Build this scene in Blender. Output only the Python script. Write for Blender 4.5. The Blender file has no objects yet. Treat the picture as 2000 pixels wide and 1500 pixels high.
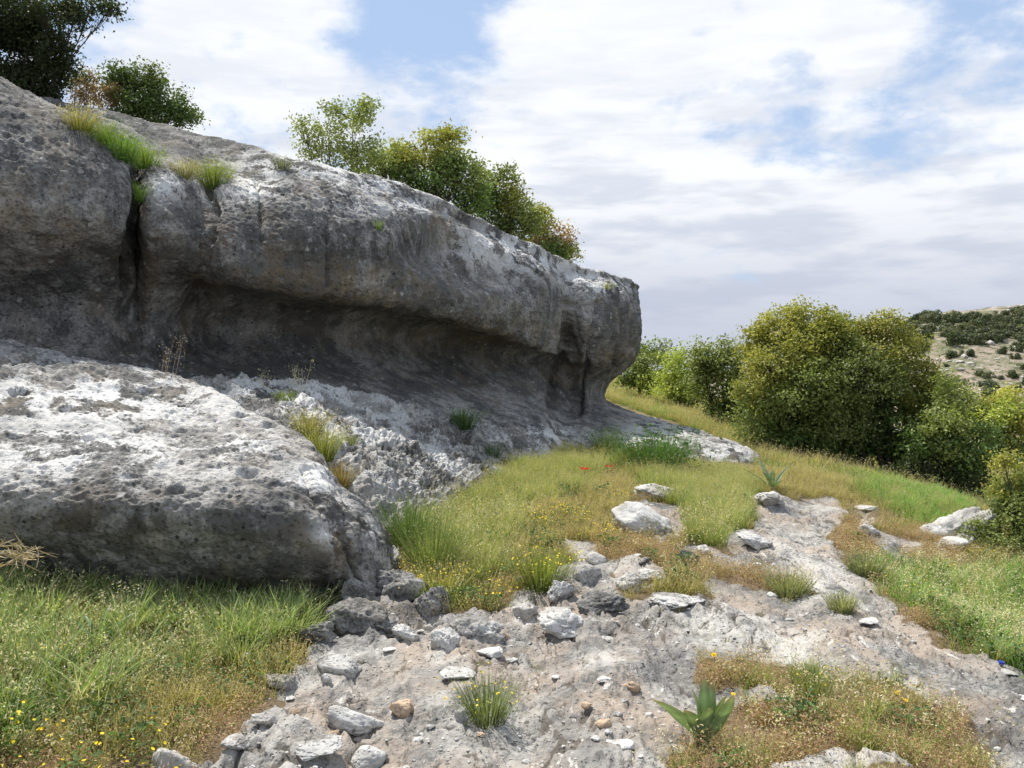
import bpy, math, random
import numpy as np
from mathutils import Vector

random.seed(7)
rng = np.random.default_rng(11)
R = math.radians
SC = bpy.context.scene
COL = SC.collection

# ------------------------------------------------------------------ camera, sky, sun
F, HX, HY, CZ = 1664.0, 1000.0, 700.0, 1.6          # focal length and horizon of the 2000x1500 photograph
cam_d = bpy.data.cameras.new('camera')
cam_d.sensor_width = 36.0
cam_d.lens = F / 2000 * 36
cam_d.shift_y = (HY - 750.0) / 2000
cam_d.clip_start, cam_d.clip_end = 0.05, 3000
cam = bpy.data.objects.new('camera', cam_d)
COL.objects.link(cam)
cam.location = (0, 0, CZ)
cam.rotation_euler = (R(90), 0, 0)
SC.camera = cam

SUN = Vector((-0.36, 0.44, 1.0)).normalized()        # towards the sun
sun_d = bpy.data.lights.new('sun', 'SUN')
sun_d.energy = 5.0
sun_d.angle = R(0.6)
sun_d.color = (1.0, 0.95, 0.87)
sun = bpy.data.objects.new('sun', sun_d)
COL.objects.link(sun)
sun.rotation_euler = SUN.to_track_quat('Z', 'Y').to_euler()

W = bpy.data.worlds.new('World')
SC.world = W
W.use_nodes = True
wn, wl = W.node_tree.nodes, W.node_tree.links
wn.clear()


class NT:
    """small helper to write node trees"""
    def __init__(self, tree):
        self.t, self.n, self.l = tree, tree.nodes, tree.links

    def put(self, sock, v):
        if isinstance(v, bpy.types.NodeSocket):
            self.l.new(v, sock)
        elif v is not None:
            if isinstance(v, (tuple, list)) and len(v) == 3 and sock.type == 'RGBA':
                v = (*v, 1)
            sock.default_value = v

    def math(self, op, a, b=None, c=None, clamp=False):
        n = self.n.new('ShaderNodeMath'); n.operation = op; n.use_clamp = clamp
        for i, v in enumerate((a, b, c)):
            if v is not None:
                self.put(n.inputs[i], v)
        return n.outputs[0]

    def vmath(self, op, a, b=None):
        n = self.n.new('ShaderNodeVectorMath'); n.operation = op
        self.put(n.inputs[0], a)
        if b is not None:
            self.put(n.inputs[1], b)
        return n.outputs[0]

    def mix(self, f, a, b, blend='MIX'):
        n = self.n.new('ShaderNodeMix'); n.data_type = 'RGBA'; n.blend_type = blend
        self.put(n.inputs[0], f); self.put(n.inputs[6], a); self.put(n.inputs[7], b)
        return n.outputs[2]

    def noise(self, vec, scale, detail=4, rough=0.55, dist=0.0):
        n = self.n.new('ShaderNodeTexNoise')
        self.put(n.inputs['Vector'], vec)
        n.inputs['Scale'].default_value = scale
        n.inputs['Detail'].default_value = detail
        n.inputs['Roughness'].default_value = rough
        n.inputs['Distortion'].default_value = dist
        return n.outputs[0]

    def voro(self, vec, scale, feature='F1', rand=1.0):
        n = self.n.new('ShaderNodeTexVoronoi'); n.feature = feature
        self.put(n.inputs['Vector'], vec)
        n.inputs['Scale'].default_value = scale
        n.inputs['Randomness'].default_value = rand
        return n

    def ramp(self, f, a, b, smooth=True):
        n = self.n.new('ShaderNodeMapRange')
        n.interpolation_type = 'SMOOTHSTEP' if smooth else 'LINEAR'
        self.put(n.inputs[0], f)
        n.inputs[1].default_value, n.inputs[2].default_value = a, b
        n.inputs[3].default_value, n.inputs[4].default_value = 0, 1
        return n.outputs[0]

    def attr(self, name):
        n = self.n.new('ShaderNodeAttribute'); n.attribute_name = name
        return n

    def mapping(self, vec, scale=(1, 1, 1), rot=(0, 0, 0), loc=(0, 0, 0)):
        n = self.n.new('ShaderNodeMapping')
        self.put(n.inputs[0], vec)
        n.inputs['Scale'].default_value = scale
        n.inputs['Rotation'].default_value = rot
        n.inputs['Location'].default_value = loc
        return n.outputs[0]


w = NT(W.node_tree)
sky = wn.new('ShaderNodeTexSky')
sky.sky_type = 'NISHITA'
sky.sun_disc = False
sky.sun_elevation = math.asin(SUN.z)
sky.sun_rotation = math.atan2(SUN.x, SUN.y)
sky.altitude = 400
sky.air_density, sky.dust_density, sky.ozone_density = 1.0, 0.8, 1.6
tc = wn.new('ShaderNodeTexCoord')
sep = wn.new('ShaderNodeSeparateXYZ')
wl.new(tc.outputs['Generated'], sep.inputs[0])
zc = w.math('MAXIMUM', sep.outputs[2], 0.0)
den = w.math('ADD', zc, 0.13)
comb = wn.new('ShaderNodeCombineXYZ')
wl.new(w.math('DIVIDE', sep.outputs[0], den), comb.inputs[0])
wl.new(w.math('DIVIDE', sep.outputs[1], den), comb.inputs[1])
gen = tc.outputs['Generated']
# cloud space: between the sphere and a flat cloud layer
lay = w.vmath('ADD', w.mapping(gen, scale=(2.1, 2.1, 5.0)), w.vmath('MULTIPLY', comb.outputs[0], (0.35, 0.35, 0.35)))
c_big = w.noise(w.mapping(lay, loc=(1.3, 4.1, 0.7)), 1.5, 9, 0.52, 0.10)
c_small = w.noise(w.mapping(lay, loc=(5.3, 0.1, 2.7)), 5.5, 8, 0.58, 0.08)
cov = w.math('ADD', w.math('MULTIPLY', c_big, 0.55), w.math('MULTIPLY', c_small, 0.45))


def toward(px, py):
    v = Vector(((px - HX) / F, 1.0, (HY - py) / F)).normalized()
    return tuple(v)


def patch(px, py, r0, r1, amt):
    n = wn.new('ShaderNodeVectorMath'); n.operation = 'DISTANCE'
    wl.new(gen, n.inputs[0]); n.inputs[1].default_value = toward(px, py)
    return w.math('MULTIPLY', w.ramp(n.outputs['Value'], r1, r0), amt * (0.62 if amt < 0 else 0.8))


for (px, py, r0, r1, amt) in [(850, 10, .01, .13, -.13), (790, 150, .01, .12, -.13), (620, 60, .0, .07, -.07), (330, 230, .0, .08, -.07), (930, 270, .01, .09, -.09), (150, 60, .0, .10, -.12), (1570, 190, .0, .10, -.13),
                              (1900, 140, .0, .12, -.12), (1720, 300, .0, .07, -.07), (470, 290, .0, .06, -.08),
                              (500, 130, .06, .26, .14), (1150, 130, .05, .25, .13), (1500, 380, .1, .35, .09), (1650, 40, .0, .14, .12)]:
    cov = w.math('ADD', cov, patch(px, py, r0, r1, amt))
lowc = w.math('MULTIPLY', w.ramp(zc, 0.30, 0.05), 0.13)
cov = w.math('ADD', cov, lowc)
mask = w.ramp(cov, 0.42, 0.61)
thick = w.ramp(w.noise(w.mapping(lay, scale=(.8, .8, 2.4), loc=(2.2, 7.7, 3.1)), 2.4, 8, 0.55, 0.1), 0.40, 0.62)
skyc = w.mix(0.62, sky.outputs[0], (6.6, 8.7, 12.2))
cloudc = w.mix(w.math('MULTIPLY', thick, w.ramp(zc, 0.50, 0.12)), (10.9, 11.15, 11.6), (7.9, 8.4, 9.5))
hz = w.ramp(zc, 0.21, 0.02)
cloudc = w.mix(w.math('MULTIPLY', hz, 0.80), cloudc, (5.6, 6.1, 7.5))
allc = w.mix(mask, skyc, cloudc)
bg = wn.new('ShaderNodeBackground')
bg.inputs[1].default_value = 0.072
wl.new(allc, bg.inputs[0])
wo = wn.new('ShaderNodeOutputWorld')
wl.new(bg.outputs[0], wo.inputs[0])

SC.view_settings.view_transform = 'Standard'
SC.view_settings.look = 'None'
SC.view_settings.exposure = 0.33
SC.view_settings.gamma = 1.0
SC.view_settings.use_curve_mapping = False
SC.render.engine = 'CYCLES'
SC.cycles.use_denoising = True
SC.cycles.max_bounces = 5
SC.cycles.diffuse_bounces = 3
SC.cycles.transparent_max_bounces = 4
SC.cycles.transmission_bounces = 3

# ------------------------------------------------------------------ numpy noise


def _hash(ix, iy, iz, seed):
    h = (ix.astype(np.int64) * 374761393 + iy.astype(np.int64) * 668265263
         + iz.astype(np.int64) * 2147483647 + seed * 1274126177) & 0xFFFFFFFF
    h = ((h ^ (h >> 13)) * 1274126177) & 0xFFFFFFFF
    h = ((h ^ (h >> 16)) * 2246822519) & 0xFFFFFFFF
    return (h ^ (h >> 15)) & 0xFFFFFFFF


def perlin(P, seed=0):
    P = np.asarray(P, dtype=np.float64)
    i = np.floor(P).astype(np.int64)
    f = P - i
    u = f * f * f * (f * (f * 6 - 15) + 10)
    out = np.zeros(len(P))
    for dx in (0, 1):
        wx = u[:, 0] if dx else 1 - u[:, 0]
        for dy in (0, 1):
            wy = u[:, 1] if dy else 1 - u[:, 1]
            for dz in (0, 1):
                wz = u[:, 2] if dz else 1 - u[:, 2]
                h = _hash(i[:, 0] + dx, i[:, 1] + dy, i[:, 2] + dz, seed)
                gx = (h & 1023) / 511.5 - 1
                gy = ((h >> 10) & 1023) / 511.5 - 1
                gz = ((h >> 20) & 1023) / 511.5 - 1
                out += wx * wy * wz * (gx * (f[:, 0] - dx) + gy * (f[:, 1] - dy) + gz * (f[:, 2] - dz))
    return out * 1.5


def fbm(P, scale, octv=4, seed=0, gain=0.5, ridged=False):
    P = np.asarray(P) * scale
    a, s, t = 1.0, np.zeros(len(P)), 0.0
    for k in range(octv):
        n = perlin(P + 17.3 * k, seed + k)
        if ridged:
            n = 0.5 - np.abs(n) * 2
        s += a * n
        t += a
        a *= gain
        P = P * 2.03
    return s / t


def pits(P, scale, seed=0, r=0.42, frac=0.6):
    """round hollows: 0 outside, up to 1 in the middle of a pit"""
    P = np.asarray(P) * scale
    b = np.floor(P - 0.5).astype(np.int64)
    best = np.zeros(len(P))
    for dx in (0, 1):
        for dy in (0, 1):
            for dz in (0, 1):
                c = b + np.array([dx, dy, dz])
                h = _hash(c[:, 0], c[:, 1], c[:, 2], seed)
                h2 = _hash(c[:, 0], c[:, 1], c[:, 2], seed + 99)
                q = c + 0.5 + (np.stack([(h & 1023), (h >> 10) & 1023, (h >> 20) & 1023], 1) / 1023.0 - 0.5) * 0.6
                on = ((h2 & 1023) / 1023.0 < frac)
                rr = r * (0.45 + 0.55 * ((h2 >> 10) & 1023) / 1023.0)
                d = np.sqrt(((P - q) ** 2).sum(1)) / rr
                best = np.maximum(best, np.where(on, np.clip(1 - d * d, 0, 1), 0))
    return best


def plates(P, scale, seed=0):
    """flat 2-D cells: distance to the nearest joint and a random value per cell"""
    P = np.asarray(P)[:, :2] * scale
    b = np.floor(P).astype(np.int64)
    f1 = np.full(len(P), 9.0); f2 = np.full(len(P), 9.0); rv = np.zeros(len(P))
    zz_ = np.zeros(len(P), np.int64)
    for dx in (-1, 0, 1):
        for dy in (-1, 0, 1):
            c0, c1 = b[:, 0] + dx, b[:, 1] + dy
            h = _hash(c0, c1, zz_, seed)
            q0 = c0 + (h & 1023) / 1023.0; q1 = c1 + ((h >> 10) & 1023) / 1023.0
            d = np.hypot(P[:, 0] - q0, P[:, 1] - q1)
            near = d < f1
            f2 = np.where(near, f1, np.minimum(f2, d))
            rv = np.where(near, ((h >> 20) & 1023) / 1023.0, rv)
            f1 = np.minimum(f1, d)
    return f2 - f1, rv


def sstep(a, b, x):
    t = np.clip((x - a) / (b - a), 0, 1)
    return t * t * (3 - 2 * t)


# ------------------------------------------------------------------ pixels <-> world


def at(px, py, Y):
    return np.array([(px - HX) / F * Y, Y, CZ + (HY - py) / F * Y])


def to_px(P):
    P = np.asarray(P)
    Y = np.maximum(P[:, 1], 0.3)
    return HX + P[:, 0] / Y * F, HY - (P[:, 2] - CZ) / Y * F


# ------------------------------------------------------------------ mesh helpers


def tag(o, label=None, cat=None, group=None, kind=None):
    if label: o['label'] = label
    if cat: o['category'] = cat
    if group: o['group'] = group
    if kind: o['kind'] = kind
    return o


def make_mesh(name, V, faces, mat=None, smooth=True, attrs=None, color=None):
    """faces: (n,k) integer array or a list of such arrays"""
    V = np.asarray(V, dtype=np.float32)
    fl = faces if isinstance(faces, list) else [faces]
    fl = [np.asarray(f, dtype=np.int32) for f in fl if len(f)]
    me = bpy.data.meshes.new(name)
    me.vertices.add(len(V))
    me.vertices.foreach_set('co', V.ravel())
    nl = sum(f.size for f in fl)
    nf = sum(len(f) for f in fl)
    me.loops.add(nl)
    me.polygons.add(nf)
    me.loops.foreach_set('vertex_index', np.concatenate([f.ravel() for f in fl]))
    tot = np.concatenate([np.full(len(f), f.shape[1], dtype=np.int32) for f in fl])
    start = np.concatenate([[0], np.cumsum(tot)[:-1]]).astype(np.int32)
    me.polygons.foreach_set('loop_start', start)
    me.polygons.foreach_set('use_smooth', np.full(nf, smooth, dtype=bool))
    me.update(calc_edges=True)
    if attrs:
        for k, a in attrs.items():
            at_ = me.attributes.new(k, 'FLOAT', 'POINT')
            at_.data.foreach_set('value', np.asarray(a, dtype=np.float32))
    if color is not None:
        ca = me.attributes.new('tint', 'FLOAT_COLOR', 'POINT')
        c4 = np.ones((len(V), 4), dtype=np.float32)
        c4[:, :3] = color
        ca.data.foreach_set('color', c4.ravel())
    if mat:
        me.materials.append(mat)
    return me


def link(name, me, parent=None, loc=(0, 0, 0), rot=(0, 0, 0), scale=(1, 1, 1)):
    o = bpy.data.objects.new(name, me)
    COL.objects.link(o)
    o.location, o.rotation_euler, o.scale = loc, rot, scale
    if parent: o.parent = parent
    return o


def grid_faces(nu, nv):
    i = np.arange((nu - 1))[:, None] * nv + np.arange(nv - 1)[None, :]
    i = i.ravel()
    return np.stack([i, i + nv, i + nv + 1, i + 1], 1)


def grid_normals(G):
    du = np.gradient(G, axis=0)
    dv = np.gradient(G, axis=1)
    n = np.cross(du, dv)
    n /= np.linalg.norm(n, axis=2, keepdims=True) + 1e-9
    return n


def cr_weights(n_ctrl, pos):
    """Catmull-Rom weights as a matrix"""
    M = np.zeros((len(pos), n_ctrl))
    k = np.clip(np.floor(pos).astype(int), 0, n_ctrl - 2)
    t = pos - k
    ws = [(-t + 2 * t ** 2 - t ** 3) / 2, (2 - 5 * t ** 2 + 3 * t ** 3) / 2,
          (t + 4 * t ** 2 - 3 * t ** 3) / 2, (-t ** 2 + t ** 3) / 2]
    for j, wj in enumerate(ws):
        idx = np.clip(k + j - 1, 0, n_ctrl - 1)
        np.add.at(M, (np.arange(len(pos)), idx), wj)
    return M


def loft(ctrl, nu, nv, du=None, dv=None):
    """ctrl (a,b,3) -> (nu,nv,3); du / dv give the share of samples per interval"""
    ctrl = np.asarray(ctrl, dtype=float)
    def pos(n, m, d):
        if d is None: return np.linspace(0, n - 1, m)
        c = np.concatenate([[0], np.cumsum(d)])
        return np.interp(np.linspace(0, c[-1], m), c, np.arange(n))
    U = cr_weights(ctrl.shape[0], pos(ctrl.shape[0], nu, du))
    V = cr_weights(ctrl.shape[1], pos(ctrl.shape[1], nv, dv))
    return np.einsum('ia,jb,abk->ijk', U, V, ctrl)


# ------------------------------------------------------------------ materials


def new_mat(name):
    m = bpy.data.materials.new(name)
    m.use_nodes = True
    t = NT(m.node_tree)
    t.n.clear()
    out = t.n.new('ShaderNodeOutputMaterial')
    p = t.n.new('ShaderNodeBsdfPrincipled')
    t.l.new(p.outputs[0], out.inputs[0])
    p.inputs['Roughness'].default_value = 0.9
    p.inputs['Specular IOR Level'].default_value = 0.2
    return m, t, p, out


def limestone(t, pos, pale_bias=0.0, blobs=True, fine=1.0):
    """returns colour and height sockets of weathered limestone"""
    big = t.noise(pos, 0.9, 5, 0.55, 0.4)
    mid = t.noise(pos, 5.5, 7, 0.62, 0.3)
    fin = t.noise(pos, 34 * fine, 6, 0.7)
    m = t.math('ADD', t.math('ADD', t.math('MULTIPLY', big, 0.45), t.math('MULTIPLY', mid, 0.40)), t.math('MULTIPLY', fin, 0.35))
    k = t.ramp(m, 0.50 - pale_bias, 0.71 - pale_bias)
    col = t.mix(k, (0.105, 0.104, 0.100), (0.42, 0.405, 0.375))
    # warm tinge
    col = t.mix(t.math('MULTIPLY', t.ramp(t.noise(pos, 2.3, 4, 0.6), 0.45, 0.75), 0.35), col, (0.34, 0.27, 0.19))
    # black lichen specks
    sp = t.noise(pos, 24 * fine, 3, 0.8)
    spm = t.ramp(t.math('ADD', sp, t.math('MULTIPLY', mid, 0.35)), 0.80, 0.90)
    col = t.mix(t.math('MULTIPLY', spm, 0.75), col, (0.055, 0.055, 0.052))
    hv = t.voro(pos, 11 * fine)
    hd = t.math('ADD', hv.outputs['Distance'], t.math('MULTIPLY', t.noise(pos, 40 * fine, 3, .6), .22))
    hm = t.math('MULTIPLY', t.ramp(hd, 0.30, 0.24), t.ramp(t.noise(pos, 1.9, 3, .6), .44, .54))
    col = t.mix(t.math('MULTIPLY', hm, 0.85), col, (0.035, 0.035, 0.033))
    # pale crust lichens
    wv = t.vmath('ADD', pos, t.vmath('SCALE', t.noise(pos, 14, 2, 0.6)))
    vo = t.voro(t.mapping(pos, scale=(1, 1, 1)), 7.0 * fine)
    vd = t.math('ADD', vo.outputs['Distance'], t.math('MULTIPLY', t.noise(pos, 22 * fine, 4, 0.7), 0.35))
    lm = t.ramp(vd, 0.40, 0.34)
    lm = t.math('MULTIPLY', lm, t.ramp(t.noise(pos, 2.6, 3, 0.6), 0.50, 0.58))
    col = t.mix(t.math('MULTIPLY', lm, 0.6), col, (0.56, 0.55, 0.52))
    h = t.math('ADD', t.math('MULTIPLY', fin, 0.6), t.math('MULTIPLY', t.noise(pos, 90 * fine, 3, 0.7), 0.3))
    pv = t.voro(pos, 30 * fine)
    h = t.math('SUBTRACT', h, t.math('MULTIPLY', t.ramp(pv.outputs['Distance'], 0.32, 0.10), 0.55))
    return col, h, mid, fin


def bump(t, p, h, dist, strength=1.0):
    b = t.n.new('ShaderNodeBump')
    b.inputs['Distance'].default_value = dist
    b.inputs['Strength'].default_value = strength
    t.l.new(h, b.inputs['Height'])
    t.l.new(b.outputs[0], p.inputs['Normal'])


def rock_mat(name, pale_bias=0.0, tone=(1, 1, 1), bdist=0.02, use_obj=False, fine=1.0):
    m, t, p, out = new_mat(name)
    if use_obj:
        tcn = t.n.new('ShaderNodeTexCoord')
        oi = t.n.new('ShaderNodeObjectInfo')
        pos = t.vmath('ADD', tcn.outputs['Object'], t.vmath('MULTIPLY', oi.outputs['Location'], (3.1, 2.7, 5.3)))
    else:
        pos = t.n.new('ShaderNodeNewGeometry').outputs['Position']
    col, h, mid, fin = limestone(t, pos, pale_bias, fine=fine)
    pale = t.attr('pale').outputs['Fac']  # on the large rocks: weathered white tops plus sunlight put into the colour
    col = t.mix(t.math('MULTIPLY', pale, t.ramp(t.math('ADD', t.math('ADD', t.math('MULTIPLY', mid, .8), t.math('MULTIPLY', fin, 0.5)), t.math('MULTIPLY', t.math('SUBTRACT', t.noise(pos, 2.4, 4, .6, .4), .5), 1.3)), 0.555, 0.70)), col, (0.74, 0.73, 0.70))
    och = t.attr('ochre').outputs['Fac']
    on = t.ramp(t.noise(pos, 4.5, 6, 0.65), 0.36, 0.66)
    col = t.mix(t.math('MULTIPLY', t.math('MULTIPLY', och, on), 0.55), col, (0.23, 0.165, 0.075))
    blk = t.attr('black').outputs['Fac']
    bn = t.ramp(t.noise(t.mapping(pos, scale=(1, 1, 0.35)), 9, 6, 0.7), 0.40, 0.60)
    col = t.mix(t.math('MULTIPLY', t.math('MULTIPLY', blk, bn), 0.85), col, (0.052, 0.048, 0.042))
    if tone != (1, 1, 1):
        col = t.mix(1.0, col, tone, 'MULTIPLY')
    t.l.new(col, p.inputs['Base Color'])
    bump(t, p, h, bdist)
    return m


M_CLIFF = rock_mat('weathered_limestone', -0.04, bdist=0.030)
M_BOULDER = rock_mat('grey_boulder_limestone', -0.005, bdist=0.022)
M_KARST = rock_mat('karst_limestone', 0.02, bdist=0.035)
M_STONE = rock_mat('pale_stone', 0.05, bdist=0.014, use_obj=True, fine=1.6)
M_STONE_W = rock_mat('white_stone', 0.14, bdist=0.011, use_obj=True, fine=1.6)
M_STONE_T = rock_mat('tan_stone', 0.12, (1.0, 0.76, 0.56), bdist=0.010, use_obj=True, fine=2.0)
M_STONE_D = rock_mat('dark_stone', -0.03, bdist=0.015, use_obj=True, fine=1.4)


def ground_mat():
    m, t, p, out = new_mat('limestone_pavement_and_soil')
    pos = t.n.new('ShaderNodeNewGeometry').outputs['Position']
    st = t.mapping(pos, scale=(1, 0.42, 1), rot=(0, 0, R(-14)))
    col, h, mid, fin = limestone(t, pos, 0.015)
    pale = t.attr('pale').outputs['Fac']
    flk = t.noise(st, 11, 6, 0.68, 0.6)
    # peach dirt film over the pavement
    dirt = t.ramp(t.math('ADD', t.noise(pos, 1.5, 5, 0.6), t.math('MULTIPLY', fin, 0.25)), 0.57, 0.74)
    dcol = t.mix(t.noise(pos, 18, 5, 0.7), (0.42, 0.325, 0.245), (0.30, 0.255, 0.21))
    col = t.mix(t.math('MULTIPLY', dirt, 0.75), col, dcol)
    col = t.mix(t.math('MULTIPLY', t.ramp(t.noise(st, 2.6, 6, 0.65), 0.50, 0.62), 0.5), col, (0.17, 0.165, 0.16))
    # flaked white crust
    col = t.mix(t.math('MULTIPLY', t.ramp(flk, 0.60, 0.66), 0.8), col, (0.62, 0.595, 0.55))
    pm = t.math('MULTIPLY', pale, t.ramp(t.noise(st, 7, 7, 0.7, 0.5), 0.40, 0.52))
    col = t.mix(t.math('MULTIPLY', pm, 0.75), col, (0.55, 0.53, 0.49))
    col = t.mix(t.math('MULTIPLY', t.ramp(flk, 0.40, 0.34), 0.7), col, (0.13, 0.125, 0.12))
    # dark thin cracks with soil
    cr = t.noise(st, 3.2, 4, 0.55, 0.3)
    crk = t.math('MULTIPLY', t.ramp(t.math('ABSOLUTE', t.math('SUBTRACT', cr, 0.5)), 0.012, 0.004), t.ramp(t.noise(pos, 3, 3), .48, .6))
    col = t.mix(t.math('MULTIPLY', crk, 0.65), col, (0.07, 0.06, 0.05))
    ck = t.attr('crack').outputs['Fac']
    col = t.mix(t.math('MULTIPLY', t.ramp(t.math('ADD', ck, t.math('MULTIPLY', t.math('SUBTRACT', fin, .5), 1.2)), .45, .85), 0.8), col, (0.085, 0.072, 0.058))
    soil = t.mix(t.noise(pos, 9, 6, 0.7), (0.085, 0.062, 0.038), (0.20, 0.15, 0.09))
    g = t.attr('green').outputs['Fac']
    soil = t.mix(t.math('MULTIPLY', g, 0.8), soil, t.mix(t.noise(pos, 14, 4, 0.7), (0.028, 0.045, 0.012), (0.08, 0.10, 0.03)))
    rd = t.attr('red').outputs['Fac']
    soil = t.mix(t.math('MULTIPLY', rd, 0.75), soil, t.mix(t.noise(pos, 30, 4, 0.7), (0.13, 0.085, 0.05), (0.30, 0.21, 0.13)))
    far = t.attr('far').outputs['Fac']
    soil = t.mix(far, soil, t.mix(t.ramp(t.noise(pos, 3.0, 6, 0.75), 0.35, 0.65), (0.13, 0.12, 0.045), (0.30, 0.25, 0.13)))
    rk = t.attr('rock').outputs['Fac']
    rk = t.ramp(t.math('ADD', rk, t.math('MULTIPLY', t.math('SUBTRACT', mid, 0.5), 0.9)), 0.40, 0.60)
    col = t.mix(rk, soil, col)
    t.l.new(col, p.inputs['Base Color'])
    h = t.math('ADD', h, t.math('MULTIPLY', flk, 1.4))
    bump(t, p, h, 0.018)
    return m


def foliage_mat(name, trans=0.35, rough=0.55, spec=0.25, vmul=0.82):
    m, t, p, out = new_mat(name)
    a = t.attr('tint')
    oi = t.n.new('ShaderNodeObjectInfo')
    v = t.math('ADD', t.math('MULTIPLY', oi.outputs['Random'], 0.35), vmul)
    col = t.mix(1.0, a.outputs['Color'], v, 'MULTIPLY')
    t.l.new(col, p.inputs['Base Color'])
    p.inputs['Roughness'].default_value = rough
    p.inputs['Specular IOR Level'].default_value = spec
    tr = t.n.new('ShaderNodeBsdfTranslucent')
    t.l.new(t.mix(1.0, col, (1.15, 1.2, 0.6), 'MULTIPLY'), tr.inputs[0])
    mx = t.n.new('ShaderNodeMixShader')
    mx.inputs[0].default_value = trans
    t.l.new(p.outputs[0], mx.inputs[1])
    t.l.new(tr.outputs[0], mx.inputs[2])
    t.l.new(mx.outputs[0], out.inputs[0])
    return m


M_LEAF = foliage_mat('leaf_green', 0.30)
M_GRASS = foliage_mat('grass_blades', 0.38, 0.6, 0.2, 1.12)
M_PETAL = foliage_mat('petal', 0.4, 0.6, 0.1)


def bark_mat():
    m, t, p, out = new_mat('bark')
    pos = t.n.new('ShaderNodeTexCoord').outputs['Object']
    s = t.mapping(pos, scale=(1, 1, 0.25))
    n = t.noise(s, 25, 6, 0.7)
    t.l.new(t.mix(n, (0.035, 0.028, 0.022), (0.13, 0.11, 0.09)), p.inputs['Base Color'])
    bump(t, p, n, 0.02)
    return m


M_BARK = bark_mat()


def plain_mat(name, c, rough=0.5):
    m, t, p, out = new_mat(name)
    pos = t.n.new('ShaderNodeTexCoord').outputs['Object']
    t.l.new(t.mix(t.noise(pos, 60, 3), tuple(x * 0.8 for x in c), c), p.inputs['Base Color'])
    p.inputs['Roughness'].default_value = rough
    return m


# ------------------------------------------------------------------ region masks (ground cover, laid out on the ground)
MX0, MX1, MY0, MY1, MS = -700, 2700, 700, 1700, 5
gx = np.arange(MX0, MX1, MS) + MS / 2
gy = np.arange(MY0, MY1, MS) + MS / 2
GX, GY = np.meshgrid(gx, gy)


def poly_mask(polys, blur=2):
    m = np.zeros(GX.shape)
    for poly in polys:
        ins = np.zeros(GX.shape, bool)
        n = len(poly)
        for i in range(n):
            x0, y0 = poly[i]; x1, y1 = poly[(i + 1) % n]
            if y0 == y1: continue
            c = ((GY >= min(y0, y1)) & (GY < max(y0, y1)))
            xi = x0 + (GY - y0) / (y1 - y0) * (x1 - x0)
            ins ^= c & (GX < xi)
        m = np.maximum(m, ins.astype(float))
    for _ in range(blur):
        m = (m + np.roll(m, 1, 0) + np.roll(m, -1, 0) + np.roll(m, 1, 1) + np.roll(m, -1, 1)) / 5
    return m


PAVE = [[(370, 1520), (470, 1445), (570, 1400), (520, 1345), (610, 1290), (650, 1215), (700, 1170), (860, 1200), (980, 1195),
         (1040, 1150), (1090, 1095), (1180, 1115), (1230, 1170), (1300, 1165), (1400, 1180), (1370, 1130), (1480, 1150), (1560, 1160), (1700, 1180), (1760, 1215), (1850, 1265),
         (2010, 1325), (2300, 1450), (2600, 1700), (2000, 1700), (1960, 1490), (1900, 1440), (1860, 1385), (1760, 1335), (1640, 1320),
         (1500, 1285), (1385, 1290), (1370, 1335), (1500, 1365), (1640, 1385), (1420, 1380), (1330, 1440), (1300, 1520), (1200, 1700), (500, 1700)],
        [(1415, 1052), (1490, 1030), (1550, 1062), (1640, 1095), (1700, 1140), (1745, 1195), (1650, 1190), (1560, 1140), (1430, 1095)],
        [(1450, 962), (1530, 975), (1640, 978), (1655, 1010), (1615, 1040), (1655, 1092), (1590, 1088), (1510, 1055), (1470, 1010)],
        [(1470, 1015), (1520, 1035), (1600, 1075), (1640, 1095), (1570, 1085), (1480, 1040)],
        [(1680, 980), (1700, 1000), (1715, 1040), (1810, 1062), (1740, 1090), (1690, 1050)],
        [(1440, 968), (1490, 995), (1470, 1000)],
        [(1325, 1062), (1385, 1072), (1450, 1112), (1400, 1118)], [(1175, 1100), (1240, 1088), (1305, 1108), (1290, 1142), (1225, 1152)], [(985, 985), (1065, 1000), (1045, 1018)],
        [(1095, 1060), (1180, 1058), (1200, 1100), (1120, 1150)], [(1235, 985), (1330, 985), (1345, 1040), (1290, 1060), (1210, 1010)], [(1560, 945), (1640, 962), (1620, 970)], [(1730, 1085), (1800, 1092), (1790, 1108), (1735, 1104)],
        [(1500, 1482), (1600, 1476), (1720, 1484), (1800, 1520), (1480, 1520)]]
GREEN = [[(-700, 1100), (0, 1120), (330, 1180), (640, 1180), (620, 1230), (540, 1300), (330, 1340), (160, 1430), (-20, 1480), (-700, 1700)],
         [(760, 980), (850, 1000), (920, 960), (950, 890), (1100, 880), (1200, 890), (1150, 960), (1060, 990), (1000, 1040), (980, 1110), (900, 1180), (840, 1190)],
         [(1200, 870), (1280, 850), (1360, 900), (1440, 930), (1480, 960), (1460, 1020), (1400, 1070), (1340, 1050), (1330, 980), (1220, 920)],
         [(1700, 1110), (2000, 1115), (2500, 1150), (2500, 1400), (2000, 1320), (1880, 1260), (1780, 1200)],
         [(1640, 930), (1780, 925), (1900, 950), (1880, 1020), (1790, 1030), (1720, 985)],
         [(1170, 740), (1260, 770), (1340, 810), (1300, 820), (1200, 780)]]
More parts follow.
